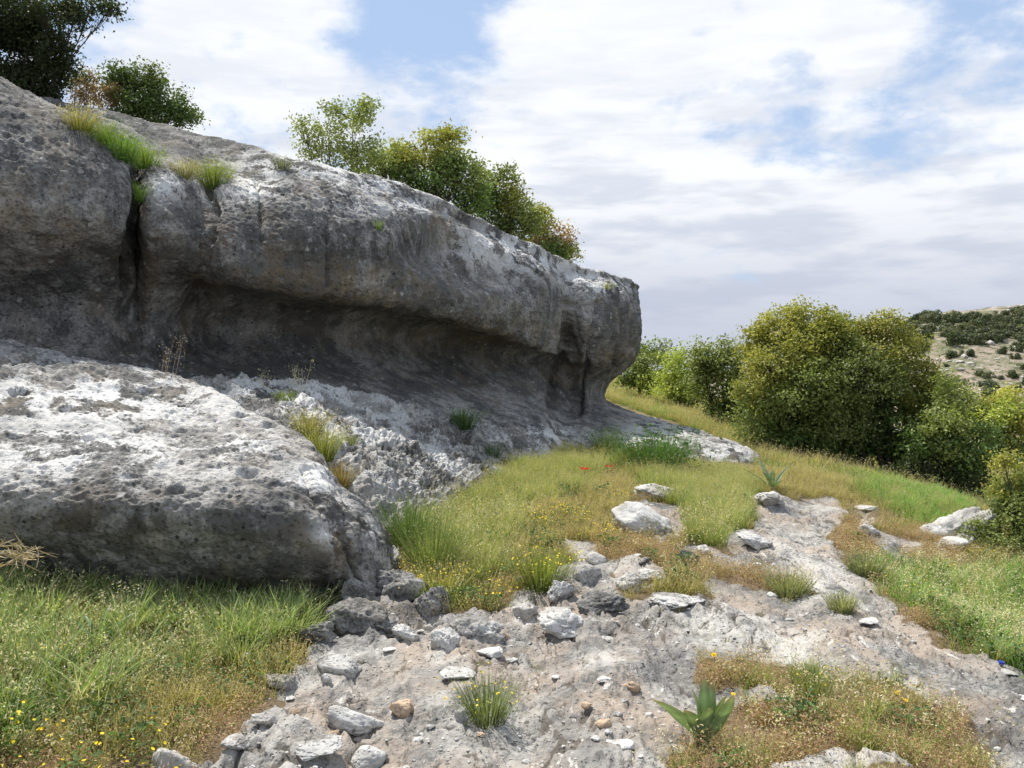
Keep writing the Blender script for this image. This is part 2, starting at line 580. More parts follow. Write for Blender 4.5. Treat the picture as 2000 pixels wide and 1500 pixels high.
RED = [[(1150, 1040), (1260, 1060), (1420, 1100), (1480, 1120), (1560, 1150), (1500, 1150), (1300, 1130), (1190, 1100)],
       [(1640, 1000), (1720, 1060), (1800, 1030), (1900, 1080), (1880, 1110), (1700, 1120), (1640, 1080)],
       [(1300, 1520), (1350, 1420), (1480, 1390), (1700, 1370), (1850, 1420), (1960, 1520)],
       [(1680, 1170), (1790, 1210), (1860, 1260), (1800, 1240)],
       [(1380, 1300), (1480, 1300), (1600, 1340), (1560, 1360), (1400, 1350)],
       [(400, 1390), (520, 1420), (470, 1450), (380, 1430)], [(0, 1480), (120, 1460), (160, 1520), (0, 1520)]]
GOLD = [[(930, 960), (1250, 930), (1200, 1040), (1200, 1110), (1090, 1100), (1000, 1180), (960, 1180), (1000, 1040)],
        [(1230, 760), (1380, 830), (1500, 880), (1700, 950), (1620, 990), (1500, 950), (1300, 840)],
        [(1250, 1090), (1400, 1120), (1420, 1180), (1240, 1180)],
        [(300, 1340), (560, 1300), (560, 1360), (400, 1420), (200, 1500), (0, 1500), (60, 1450)]]
PALE = [[(1250, 1190), (1420, 1180), (1600, 1270), (1580, 1300), (1480, 1280), (1380, 1230)],
        [(820, 1275), (900, 1290), (925, 1330), (860, 1320)], [(980, 1200), (1080, 1210), (1000, 1250)],
        [(1430, 1050), (1500, 1045), (1620, 1105), (1690, 1160), (1600, 1130)], [(1480, 1020), (1620, 1080), (1560, 1060)],
        [(1100, 1290), (1230, 1270), (1210, 1320), (1120, 1320)], [(1550, 1110), (1700, 1180), (1640, 1190), (1540, 1150)],
        [(1500, 1480), (1720, 1484), (1800, 1520), (1480, 1520)]]
TONGUE = [[(930, 860), (1010, 875), (1080, 885), (1160, 890), (1220, 890), (1290, 905), (1390, 922), (1480, 922), (1485, 900), (1330, 830), (1180, 780), (930, 780)]]
RUB = [[(690, 1150), (760, 1090), (830, 1150), (870, 1180), (1000, 1190), (1060, 1130), (1100, 1100), (1200, 1120), (1260, 1180), (1370, 1175), (1350, 1215), (1210, 1260), (1010, 1265), (860, 1290), (740, 1270), (680, 1210)],
       [(1430, 1045), (1490, 1045), (1560, 1085), (1500, 1085)], [(470, 1400), (560, 1400), (640, 1500), (450, 1520)], [(1480, 965), (1540, 985), (1530, 1005), (1470, 985)]]
MASKS = {'rubble': poly_mask(RUB, 5), 'tongue': poly_mask(TONGUE, 1), 'rock': poly_mask(PAVE), 'green': poly_mask(GREEN, 6), 'red': poly_mask(RED, 6), 'gold': poly_mask(GOLD, 6), 'pale': poly_mask(PALE, 6)}


def mask_at(name, px, py):
    m = MASKS[name]
    i = np.clip(((py - MY0) / MS - 0.5), 0, m.shape[0] - 1.001)
    j = np.clip(((px - MX0) / MS - 0.5), 0, m.shape[1] - 1.001)
    i0, j0 = i.astype(int), j.astype(int)
    a, b = i - i0, j - j0
    return (m[i0, j0] * (1 - a) * (1 - b) + m[i0 + 1, j0] * a * (1 - b) + m[i0, j0 + 1] * (1 - a) * b + m[i0 + 1, j0 + 1] * a * b)


# ------------------------------------------------------------------ ground height
CP = [(-600, 1500, .12), (0, 1500, .08), (500, 1500, 0), (1000, 1500, 0), (1500, 1500, .02), (2000, 1500, -.10), (2600, 1500, -.3),
      (0, 1300, .12), (300, 1250, .05), (600, 1300, .01), (900, 1300, 0), (1200, 1300, 0), (1500, 1300, .02), (1800, 1300, -.05), (2000, 1345, -.12),
      (0, 1200, .15), (400, 1215, .03), (770, 1165, .03), (1000, 1180, .02), (1200, 1200, .02), (1500, 1180, .03), (1720, 1200, -.04), (1880, 1285, -.10),
      (2000, 1250, -.30), (1850, 1190, -.30), (1780, 1150, -.24),
      (860, 1100, .08), (1000, 1080, .08), (1250, 1080, .05), (1450, 1060, .06), (1640, 1100, 0), (1800, 1110, -.24), (2000, 1110, -.36),
      (1000, 940, .22), (1150, 905, .22), (1300, 930, .12), (1480, 950, .03), (1600, 990, .0), (1700, 1040, -.06), (1850, 1060, -.26),
      (1800, 960, -.38), (1950, 1010, -.46), (1475, 905, .03), (1350, 850, .07), (1250, 785, .35), (1200, 750, .70), (1400, 835, .05),
      (1550, 895, -.15), (1700, 935, -.45), (1600, 860, -.9), (1900, 900, -1.6), (1400, 790, -.3), (2300, 1000, -1.0), (2400, 1200, -.6)]
cx, cy, cz_ = [], [], []
for px, py, z in CP:
    Y = (CZ - z) * F / (py - HY)
    cx.append((px - HX) / F * Y); cy.append(Y); cz_.append(z)
for x, y, z in [(-4, 9, .5), (-1.5, 10.5, .4), (0.5, 13, .3), (-9, 7, .5), (-6, 4, .3), (0, 0, 0), (-5, -4, .2), (5, -4, -.5), (6, 3, -.7),
                (9, 12, -1.6), (16, 20, -3.5), (3, 40, 1.0), (-8, 36, 1.8), (12, 45, -3), (30, 40, -8), (-25, 20, 3), (-15, 50, 3)]:
    cx.append(x); cy.append(y); cz_.append(z)
CXY = np.array([cx, cy]).T
CZv = np.array(cz_)


def _tps(r2):
    return 0.5 * r2 * np.log(r2 + 1e-9)


nC = len(CXY)
K = _tps(((CXY[:, None] - CXY[None]) ** 2).sum(2)) + np.eye(nC) * 0.05
Pm = np.hstack([np.ones((nC, 1)), CXY])
A_ = np.block([[K, Pm], [Pm.T, np.zeros((3, 3))]])
TW = np.linalg.solve(A_, np.concatenate([CZv, np.zeros(3)]))


def h_base(x, y):
    out = np.zeros(len(x))
    for i in range(nC):
        out += TW[i] * _tps((x - CXY[i, 0]) ** 2 + (y - CXY[i, 1]) ** 2)
    near = out + TW[nC] + TW[nC + 1] * x + TW[nC + 2] * y
    far = np.where(x > 0, -9.0, 0) * sstep(0, 25, x) + 1.5 * sstep(0, 60, -x) - 0.01 * np.maximum(y - 60, 0)
    d = np.sqrt((x * 0.9) ** 2 + y ** 2)
    k = sstep(34, 60, d)
    near = np.clip(near, -12, 6)
    z = near * (1 - k) + far * k
    # plateau behind the long cliff
    dd = -(0.82 * (x + 4.3) - 0.57 * (y - 7.2))
    tt = 0.57 * (x + 4.3) + 0.82 * (y - 7.2)
    top = 3.9 - 0.07 * np.clip(tt, -10, 12)
    q = sstep(1.8, 4.2, dd) * (1 - sstep(7.0, 11.5, tt))
    return z * (1 - q) + top * q


def gnd(x, y, detail=True, want_masks=False):
    x = np.asarray(x, float); y = np.asarray(y, float)
    z = h_base(x, y)
    if not detail: return z
    Yc = np.maximum(y, 0.5)
    px = HX + x / Yc * F
    py = HY - (z - CZ) / Yc * F
    P = np.stack([x, y, np.zeros_like(x)], 1)
    j1 = fbm(P, 2.2, 4, 3) * 0.18
    j2 = fbm(P, 2.2, 4, 31) * 0.18
    # jitter the outlines in metres
    pxj = px + j1 / Yc * F
    pyj = py + j2 / Yc * F * (CZ / Yc)
    ok = (y > 1.5) & (y < 70)
    mk = {k: np.where(ok, mask_at(k, pxj, pyj), 0.0) for k in MASKS}
    rk = mk['rock']
    S = P * np.array([1.0, 0.45, 1.0])
    c, s = math.cos(0.25), math.sin(0.25)
    S = np.stack([S[:, 0] * c + S[:, 1] * s, -S[:, 0] * s + S[:, 1] * c, S[:, 2]], 1)
    lay = fbm(S, 2.0, 5, 41, gain=.58) * 9.0
    terr = (np.floor(lay) + sstep(0.82, 1.0, lay - np.floor(lay))) / 9.0
    rel = 0.17 * terr + 0.012 * fbm(P, 6, 5, 51) + 0.006 * fbm(S, 18, 4, 61, ridged=True)
    wob = np.stack([fbm(P, 3, 4, 91), fbm(P, 3, 4, 92), np.zeros_like(x)], 1)
    e1, v1 = plates((S * np.array([1, .75, 1])) + wob * .30, 2.2, 5)
    e2, v2 = plates((S * np.array([1, .6, 1])) + wob * .20, 7.5, 6)
    cr1 = 1 - sstep(0.0, 0.07, e1)
    cr2 = 1 - sstep(0.0, 0.10, e2)
    on2 = sstep(-.05, .12, fbm(P, 1.1, 3, 93))
    rel = rel + (v1 - .5) * 0.035 * sstep(0, .12, e1) - 0.022 * cr1 + on2 * ((v2 - .5) * 0.020 * sstep(0, .2, e2) - 0.010 * cr2)
    mk['crack'] = np.clip(cr1 + .7 * cr2 * on2, 0, 1) * rk
    rel -= 0.009 * pits(P, 9, 71, 0.42, 0.3) + 0.006 * pits(P, 20, 72, 0.45, 0.3)
    rel += mk['rubble'] * (0.10 * fbm(P, 3.2, 5, 77, ridged=True, gain=.6) - 0.05 * pits(P, 6, 78, .42, .55) + 0.035)
    sl = fbm(P, 1.4, 5, 81) * 0.09 + fbm(P, 9, 3, 82) * 0.02
    near = 1 - sstep(30, 60, y)
    z = z + near * (rk * (rel + 0.02) + (1 - rk) * sl) + (1 - near) * fbm(P, 0.05, 4, 90) * 3
    if want_masks: return z, mk
    return z


def hit(px, py, ymax=60):
    """where the line of sight through a pixel meets the ground"""
    Y = np.geomspace(2.4, ymax, 700)
    X = (px - HX) / F * Y
    Z = CZ + (HY - py) / F * Y
    g = gnd(X, Y)
    b = np.nonzero(Z < g)[0]
    i = b[0] if len(b) else len(Y) - 1
    return np.array([X[i], Y[i], g[i]])


# ground sheet
u = np.linspace(-1, 1, 570)
ur = np.sign(u) * (0.72 * np.abs(u) + 1.6 * np.maximum(np.abs(u) - 0.86, 0) ** 1.3 * 6)
Yr = np.concatenate([[-14, -8, -4, -2, -0.5, 0.6, 1.4, 2.0], np.geomspace(2.5, 34, 460), np.geomspace(35, 900, 70)])
UU, YY = np.meshgrid(ur, Yr, indexing='ij')
XX = UU * (np.abs(YY) + 0.9)
XX = np.where(YY < 2, UU * (3.0 + np.abs(YY) * 1.5), XX)
zz, mk = gnd(XX.ravel(), YY.ravel(), True, True)
GV = np.stack([XX.ravel(), YY.ravel(), zz], 1)
mk['far'] = sstep(14, 24, YY.ravel())
M_GROUND = ground_mat()
me = make_mesh('ground', GV, grid_faces(len(ur), len(Yr)), M_GROUND, attrs={k: mk[k] for k in ('rock', 'green', 'red', 'pale', 'far', 'crack')})
tag(link('ground', me), kind='structure')

# ------------------------------------------------------------------ the hillside across the valley
hu, hv = np.meshgrid(np.linspace(-60, 330, 190), np.linspace(75, 620, 190), indexing='ij')
hx, hy = hu.ravel(), hv.ravel()


def hill_z(x, y):
    P = np.stack([x, y, np.zeros_like(x)], 1)
    prof = -13 + 30 * sstep(75, 330, y)
    side = sstep(0.22, 0.47, x / (y + 25))
    return -10 + (prof + 10) * side + fbm(P, 0.02, 4, 120) * 6 * side + fbm(P, 0.12, 3, 130) * 1.2 + 3.5 * side * sstep(160, 330, y) * sstep(90, 220, x)


m, t, p, out = new_mat('stony_hillside')
pos = t.n.new('ShaderNodeNewGeometry').outputs['Position']
c1 = t.mix(t.ramp(t.noise(pos, 0.10, 6, 0.7), 0.44, 0.56), (0.31, 0.25, 0.19), (0.16, 0.165, 0.085))
c1 = t.mix(t.ramp(t.noise(pos, 0.6, 7, 0.8), 0.53, 0.58), c1, (0.42, 0.38, 0.33))
c1 = t.mix(t.ramp(t.noise(pos, 0.33, 6, 0.75, 0.5), 0.54, 0.58), c1, (0.06, 0.07, 0.025))
t.l.new(c1, p.inputs['Base Color'])
bump(t, p, t.noise(pos, 1.2, 5, 0.7), 0.6)
me = make_mesh('hillside', np.stack([hx, hy, hill_z(hx, hy)], 1), grid_faces(190, 190), m)
tag(link('hillside', me), kind='structure')

# ------------------------------------------------------------------ rock bodies


def blob(px, py, lst):
    o = np.zeros(len(px))
    for (x, y, rx, ry) in lst:
        o = np.maximum(o, np.exp(-(((px - x) / rx) ** 2 + ((py - y) / ry) ** 2)))
    return o


def rock_body(name, ctrl, nu, nv, mat, detail, du=None, dv=None, blobs=None, cracks=(), tri=None):
    G = loft(ctrl, nu, nv, du, dv)
    N = -grid_normals(G)
    V, Nn = G.reshape(-1, 3), N.reshape(-1, 3)
    px, py = to_px(V)
    ci = np.tile(np.arange(np.asarray(ctrl).shape[1], dtype=float)[None, :, None], (np.asarray(ctrl).shape[0], 1, 3))
    global ROWI
    ROWI = loft(ci, nu, nv, du, dv)[..., 0].ravel()
    d = detail(V, px, py, Nn)
    for poly, wpx, depth in cracks:
        pts = np.array(poly, float)
        dm = np.full(len(V), 1e9)
        for a, b in zip(pts[:-1], pts[1:]):
            ab = b - a
            tt = np.clip(((px - a[0]) * ab[0] + (py - a[1]) * ab[1]) / (ab @ ab), 0, 1)
            dm = np.minimum(dm, np.hypot(px - a[0] - tt * ab[0], py - a[1] - tt * ab[1]))
        dm = dm + 5 * fbm(V, 6, 3, 201)
        d = d - depth * np.exp(-(dm / wpx) ** 2)
    V = V + Nn * d[:, None]
    px, py = to_px(V)
    at_ = {}
    for k in ('ochre', 'black', 'pale'):
        at_[k] = blob(px, py, (blobs or {}).get(k, []))
    me = make_mesh(name, V, grid_faces(nu, nv), mat, attrs=at_)
    o = link(name, me)
    return o, V


OUT = np.array([0.82, -0.57, 0])     # outward from the cliff face


def col_pts(px, rows):
    res = []
    for r in rows:
        if len(r) == 3: res.append(at(*r))
        else: res.append(at(px, r[0], r[1]))
    return res


A_ST = [
    (-700, [(150, 7.6), (110, 6.9), (40, 6.1), (180, 5.6), (380, 5.3), (500, 5.5), (560, 5.9), (610, 6.2), (660, 6.2), (700, 6.0), (730, 5.8), (790, 5.6)]),
    (-350, [(180, 9.0), (150, 8.2), (90, 7.2), (210, 6.6), (380, 6.3), (480, 6.5), (550, 6.9), (610, 7.3), (655, 7.2), (690, 7.0), (720, 6.8), (780, 6.5)]),
    (-100, [(200, 9.9), (170, 9.0), (115, 8.1), (230, 7.4), (385, 7.1), (470, 7.3), (530, 7.7), (600, 8.1), (655, 8.0), (695, 7.8), (718, 7.5), (765, 7.2)]),
    (0, [(205, 10.4), (190, 9.5), (155, 8.4), (260, 7.7), (390, 7.4), (470, 7.6), (530, 8.0), (600, 8.35), (660, 8.3), (700, 8.0), (720, 7.7), (760, 7.4)]),
    (70, [(197, 10.7), (205, 9.8), (190, 8.6), (280, 7.85), (395, 7.55), (470, 7.75), (530, 8.15), (600, 8.5), (662, 8.45), (702, 8.15), (722, 7.85), (760, 7.55)]),
    (140, [(205, 11), (225, 10), (228, 8.8), (300, 8.0), (400, 7.75), (470, 7.95), (530, 8.35), (600, 8.7), (665, 8.6), (705, 8.3), (725, 8.0), (760, 7.7)]),
    (210, [(218, 11.2), (245, 10.2), (268, 8.8), (330, 8.15), (405, 7.95), (465, 8.15), (525, 8.6), (600, 8.95), (670, 8.8), (708, 8.5), (730, 8.2), (765, 7.9)]),
    (250, [(226, 11.3), (260, 10.3), (312, 8.9), (360, 8.4), (420, 8.3), (470, 8.5), (530, 8.9), (605, 9.2), (675, 9.0), (712, 8.6), (735, 8.3), (770, 8.0)]),
    (268, [(230, 11.3), (270, 10.4), (342, 9.3), (395, 9.15), (445, 9.1), (500, 9.15), (550, 9.25), (620, 9.35), (680, 9.1), (715, 8.7), (738, 8.35), (775, 8.05)]),
    (290, [(236, 11.4), (280, 10.4), (328, 9.0), (380, 8.55), (440, 8.45), (500, 8.65), (560, 9.05), (628, 9.3), (688, 9.1), (722, 8.7), (742, 8.35), (785, 8.05)]),
    (350, [(250, 11.4), (295, 10.4), (345, 9.0), (400, 8.65), (455, 8.55), (510, 8.75), (565, 9.2), (635, 9.5), (695, 9.3), (730, 8.9), (748, 8.5), (790, 8.2)]),
    (400, [(262, 11.4), (312, 10.5), (375, 9.4), (425, 9.05), (475, 8.9), (525, 9.1), (578, 9.5), (640, 9.8), (700, 9.6), (735, 9.1), (750, 8.7), (800, 8.4)]),
    (440, [(275, 11.3), (318, 10.5), (362, 9.5), (420, 8.95), (475, 8.8), (530, 9.0), (580, 9.6), (640, 10), (700, 9.8), (735, 9.3), (752, 8.9), (805, 8.6)]),
    (520, [(298, 11.1), (328, 10.5), (368, 9.65), (430, 9.2), (492, 9.05), (552, 9.25), (592, 9.9), (642, 10.3), (702, 10.1), (740, 9.6), (758, 9.2), (815, 8.8)]),
    (600, [(315, 10.9), (340, 10.4), (375, 9.8), (440, 9.35), (510, 9.25), (570, 9.5), (605, 10.2), (645, 10.6), (705, 10.4), (745, 9.9), (765, 9.4), (830, 9.0)]),
    (680, [(332, 11.2), (355, 10.7), (392, 10.2), (455, 9.75), (522, 9.65), (580, 9.95), (612, 10.7), (650, 11.1), (708, 10.9), (750, 10.3), (775, 9.7), (840, 9.3)]),
    (750, [(350, 11.6), (375, 11.1), (410, 10.6), (470, 10.15), (535, 10.1), (590, 10.4), (620, 11.2), (655, 11.7), (710, 11.4), (755, 10.8), (785, 10.1), (850, 9.6)]),
    (870, [(400, 12.4), (418, 12.1), (450, 11.6), (510, 11.15), (570, 11.0), (615, 11.4), (640, 12.3), (670, 12.8), (720, 12.5), (765, 11.7), (800, 10.9), (870, 10.1)]),
    (980, [(452, 13.3), (470, 13.0), (500, 12.5), (555, 12.1), (610, 12.0), (650, 12.4), (672, 13.3), (695, 13.7), (735, 13.3), (780, 12.5), (820, 11.6), (890, 10.8)]),
    (1060, [(487, 14.0), (505, 13.7), (535, 13.2), (590, 12.9), (640, 12.9), (678, 13.3), (694, 14.0), (715, 14.3), (755, 13.9), (795, 13.1), (835, 12.1), (900, 11.2)]),
    (1105, [(508, 14.6), (525, 14.4), (555, 14.0), (605, 13.9), (650, 14.1), (690, 14.5), (715, 14.9), (745, 15.1), (785, 14.8), (812, 14.0), (845, 12.8), (900, 11.7)]),
    (1145, [(526, 15.1), (537, 14.8), (562, 14.2), (608, 13.95), (655, 13.95), (700, 14.4), (722, 14.9), (748, 15.2), (785, 15.0), (805, 14.4), (842, 13.1), (900, 12.0)]),
    (1185, [(538, 15.8), (546, 15.4), (566, 14.8), (608, 14.5), (655, 14.5), (702, 14.9), (1178, 730, 15.4), (1160, 752, 15.7), (1155, 782, 15.6), (1165, 800, 15.0), (1205, 845, 13.5), (1240, 905, 12.2)]),
    (1220, [(546, 16.5), (553, 16.1), (572, 15.6), (610, 15.3), (655, 15.3), (700, 15.6), (1198, 729, 15.9), (1178, 750, 16.2), (1173, 777, 16.1), (1188, 797, 15.6), (1265, 845, 13.9), (1345, 905, 12.5)]),
    (1250, [(1232, 555, 17.2), (1240, 566, 17), (1248, 588, 16.8), (1252, 618, 16.6), (1251, 655, 16.6), (1243, 693, 16.7), (1218, 724, 16.8), (1190, 747, 16.9), (1180, 775, 16.9), (1205, 797, 16.5), (1335, 848, 14.5), (1470, 903, 13.0)]),
    (1251, [(1215, 560, 18.3), (1222, 570, 18.3), (1228, 592, 18.2), (1232, 620, 18.1), (1230, 655, 18.1), (1224, 690, 18.1), (1200, 722, 18.0), (1172, 746, 18.0), (1165, 770, 18.0), (1190, 788, 17.8), (1320, 836, 15.6), (1455, 884, 14.1)]),
    (1252, [(1100, 560, 20.5), (1105, 570, 20.5), (1110, 592, 20.4), (1110, 620, 20.3), (1108, 650, 20.2), (1100, 690, 20.1), (1090, 722, 20), (1080, 746, 20), (1080, 765, 20), (1090, 775, 19.8), (1200, 800, 19), (1330, 835, 17.5)]),
]
A_ctrl = []


def A_z(v):
    return np.array([0, 0, v])


for px, rows in A_ST:
    pts = col_pts(px, rows)
    if 300 < px < 1200:
        for i_, (dd_, dz_) in {5: (-.12, -.05), 6: (.30, .08), 7: (.42, .0), 8: (.30, 0), 9: (.15, 0)}.items():
            q = min(1, (px - 300) / 120) * min(1, (1200 - px) / 120)
            # push straight back along the line of sight so the outline stays
            k_ = (pts[i_][1] + dd_ * q) / pts[i_][1]
            pts[i_] = np.array([pts[i_][0] * k_, pts[i_][1] * k_, CZ + (pts[i_][2] - CZ) * k_]) + A_z(dz_ * q)
    if 900 < px < 1251:
        pts[-1] = pts[-1] + A_z(.10); pts[-2] = pts[-2] + A_z(.05)
    rear = pts[0]
    back = -OUT if px < 1240 else np.array([-0.95, 0.3, 0])
    b1 = rear + back * 1.2 + np.array([0, 0, -0.12])
    b2 = rear + back * 3.2 + np.array([0, 0, -0.7])
    b3 = rear + back * 4.2 + np.array([0, 0, -3.2])
    q = max(0, min(1, (900 - px) / 200))
    pts[-2] = pts[-2] + np.array([0, 0.1, -0.10]) * q
    pts[-1] = pts[-1] + np.array([0, 0.3, -0.55]) * q
    sk = pts[-1] + np.array([0.15, -0.3 * (1 - q), -0.9])
    A_ctrl.append([b3, b2, b1] + pts + [sk])
A_du = [max(0.35, abs(A_ST[i + 1][0] - A_ST[i][0]) / 100) for i in range(len(A_ST) - 1)]
A_du[-2:] = [0.7, 0.8]
A_du[0] = 0.8; A_du[1] = 0.9
A_dv = [0.3, 0.4, 0.6, 1.0, 1.1, 1.3, 1.4, 1.1, 0.9, 0.9, 1.1, 0.9, 0.7, 1.1, 0.4]


def det_cliff(V, px, py, N):
    up = sstep(0.1, 0.7, N[:, 2])
    d = 0.10 * fbm(V, 0.9, 3, 11) + 0.055 * fbm(V, 2.6, 4, 12) + 0.020 * fbm(V, 9, 4, 13)
    d += 0.012 * fbm(V * np.array([1, 1, 0.25]), 7, 3, 14, ridged=True)
    d += 0.016 * fbm(V, 24, 3, 15) * (0.6 + up)
    face = 1 - up
    d += face * (0.030 + 0.035 * sstep(1060, 1130, px)) * fbm(V * np.array([1, 1, 0.10]), 3.2, 3, 44)
    d += face * 0.014 * fbm(V * np.array([.25, .25, 1]), 7.0, 3, 45, ridged=True)
    g = sstep(-0.1, 0.3, fbm(V, 0.8, 2, 16))
    d -= 0.085 * pits(V, 2.1, 17, 0.34, 0.42) ** 0.8 * g
    d -= 0.042 * pits(V, 6.0, 18, 0.36, 0.42) * (0.4 + g)
    d -= 0.026 * pits(V, 13, 19, 0.42, 0.45)
    rec = sstep(8.3, 9.2, ROWI) * (1 - sstep(12.2, 13.2, ROWI)) * sstep(330, 450, px)
    d *= 1 - 0.62 * rec
    low = sstep(700, 770, py) * sstep(850, 1000, px)
    d += low * 0.03 * fbm(V * np.array([1.2, .5, 1]), 5, 4, 20, ridged=True)
    end = sstep(1380, 1440, px) * sstep(850, 880, py)
    d += end * 0.12 * fbm(V, 5, 3, 21, ridged=True)
    # bite out of the upper face with a sharp lit edge behind it
    fr = 1 - sstep(0.45, 0.8, N[:, 2])
    d -= fr * 0.34 * np.exp(-(((px - 872) / 70) ** 2 + ((py - 480) / 46) ** 2))
    d -= fr * 0.22 * np.exp(-(((px - 950) / 60) ** 2 + ((py - 535) / 35) ** 2))
    return d


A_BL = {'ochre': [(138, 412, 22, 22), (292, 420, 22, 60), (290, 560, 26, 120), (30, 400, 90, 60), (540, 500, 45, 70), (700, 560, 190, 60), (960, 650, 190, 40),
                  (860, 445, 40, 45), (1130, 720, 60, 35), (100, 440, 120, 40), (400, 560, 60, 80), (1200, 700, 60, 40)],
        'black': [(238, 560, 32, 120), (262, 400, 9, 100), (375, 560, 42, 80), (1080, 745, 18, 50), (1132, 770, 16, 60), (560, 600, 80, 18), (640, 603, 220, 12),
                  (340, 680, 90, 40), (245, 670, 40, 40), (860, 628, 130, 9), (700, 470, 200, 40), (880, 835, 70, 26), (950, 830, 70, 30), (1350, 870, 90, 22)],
        'pale': [(1300, 860, 100, 40), (1420, 890, 70, 30), (1050, 860, 90, 30), (680, 370, 60, 30), (980, 480, 110, 50), (860, 402, 160, 18), (1080, 510, 110, 26), (760, 360, 120, 20), (560, 320, 120, 26), (1150, 545, 70, 22), (1180, 560, 60, 18), (500, 360, 60, 40), (320, 365, 50, 30), (640, 330, 90, 22),  # whitish weathered tops; crest blobs paint a sunlit band into the colour
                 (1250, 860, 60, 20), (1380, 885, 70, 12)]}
A_CR = [([(262, 320), (262, 400), (250, 470), (240, 560)], 7, 0.30), ([(408, 365), (412, 385), (420, 420), (414, 470)], 5, 0.14),
        ([(500, 345), (510, 385), (512, 470)], 4, 0.06), ([(640, 430), (640, 560)], 4, 0.05), ([(1112, 590), (1104, 680), (1084, 740), (1078, 790)], 8, 0.14),
        ([(1170, 590), (1158, 660), (1140, 740), (1130, 805)], 6, 0.10), ([(1212, 560), (1216, 640), (1200, 715)], 5, 0.08),
        ([(1232, 600), (1236, 680)], 4, 0.07), ([(390, 560), (370, 620)], 12, 0.08)]
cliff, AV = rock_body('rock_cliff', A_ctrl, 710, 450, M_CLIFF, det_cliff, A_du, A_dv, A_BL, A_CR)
tag(cliff, 'long overhanging grey limestone cliff with a hollowed wave-shaped notch under its brow', 'rock cliff')

# foreground boulder
B_ST = [
    (-800, [(560, 6.6), (640, 5.9), (760, 5.1), (860, 4.5), (980, 4.3), (1120, 4.4), (1260, 4.7)]),
    (-350, [(610, 7.1), (700, 6.4), (800, 5.6), (890, 4.95), (990, 4.85), (1120, 4.95), (1220, 5.2)]),
    (-120, [(640, 7.3), (740, 6.6), (830, 5.9), (910, 5.35), (1000, 5.25), (1110, 5.4), (1200, 5.6)]),
    (0, [(665, 7.4), (765, 6.7), (855, 6.0), (925, 5.5), (1000, 5.35), (1100, 5.5), (1190, 5.75)]),
    (100, [(688, 7.5), (775, 6.8), (862, 6.0), (932, 5.5), (1005, 5.35), (1105, 5.5), (1200, 5.75)]),
    (200, [(704, 7.6), (785, 6.8), (868, 6.0), (937, 5.5), (1010, 5.35), (1110, 5.5), (1205, 5.7)]),
    (300, [(724, 7.7), (800, 6.85), (875, 6.05), (942, 5.5), (1012, 5.3), (1110, 5.42), (1210, 5.62)]),
    (370, [(743, 7.7), (812, 6.8), (880, 6.1), (945, 5.5), (1015, 5.3), (1110, 5.4), (1212, 5.55)]),
    (470, [(796, 7.1), (840, 6.5), (890, 6.0), (950, 5.5), (1020, 5.3), (1110, 5.35), (1212, 5.5)]),
    (560, [(833, 6.8), (865, 6.4), (905, 6.0), (960, 5.6), (1030, 5.4), (1120, 5.4), (1205, 5.5)]),
    (620, [(885, 6.55), (905, 6.2), (935, 5.95), (980, 5.65), (1045, 5.45), (1120, 5.45), (1200, 5.5)]),
    (665, [(950, 6.4), (962, 6.15), (980, 5.95), (1010, 5.75), (1065, 5.58), (1125, 5.55), (1192, 5.58)]),
    (720, [(990, 6.4), (1000, 6.2), (1015, 6.05), (1040, 5.9), (1080, 5.8), (1130, 5.75), (1180, 5.7)]),
    (758, [(1040, 6.5), (1048, 6.4), (1060, 6.3), (1075, 6.2), (1095, 6.1), (1125, 6.0), (1160, 5.95)]),
    (765, [(762, 1060, 7.2), (764, 1065, 7.1), (766, 1072, 7.0), (768, 1082, 6.9), (768, 1095, 6.8), (766, 1115, 6.7), (764, 1135, 6.6)]),
]
KB = 0.945
B_ctrl = []
for px, rows in B_ST:
    rows = [(*r[:-1], r[-1] * KB + (.28 if (i_ == 6 and px < 700) else .08 if (i_ == 5 and px < 700) else 0)) for i_, r in enumerate(rows)]
    pts = col_pts(px, rows)
    c = pts[0]
    B_ctrl.append([c + np.array([-.2, .9, -1.2]), c + np.array([-.15, .45, -.22])] + pts + [pts[-1] + np.array([0, .15, -.4])])
B_du = [max(0.4, abs(B_ST[i + 1][0] - B_ST[i][0]) / 100) for i in range(len(B_ST) - 1)]
B_du[0], B_du[1], B_du[2] = 0.8, 0.8, 1.0


def det_boulder(V, px, py, N):
    up = sstep(0.15, 0.6, N[:, 2])
    d = 0.05 * fbm(V, 1.2, 3, 22) + 0.035 * fbm(V, 3.4, 4, 23) + 0.013 * fbm(V, 11, 4, 24)
    d += up * (0.034 * fbm(V * np.array([.6, 1.3, 1]), 8, 4, 25, ridged=True) + 0.010 * fbm(V, 28, 3, 26))
    pm_ = 0.25 + 0.95 * sstep(-.12, .18, fbm(V, 1.3, 3, 47))
    up0 = up
    d -= up * 0.085 * pits(V, 3.2, 27, 0.34, 0.5)
    up = up * pm_
    d -= (0.25 + up) * 0.036 * pits(V * np.array([.8, 1.2, 1]), 7, 28, 0.40, 0.5)
    d -= (0.3 + up) * 0.016 * pits(V, 17, 29, 0.42, 0.5)
    d -= (1 - up) * 0.012 * pits(V, 5, 30, 0.3, 0.3)
    rt = sstep(600, 680, px) * sstep(1000, 1080, py)
    d += rt * 0.05 * fbm(V, 5, 4, 33, ridged=True)
    return d


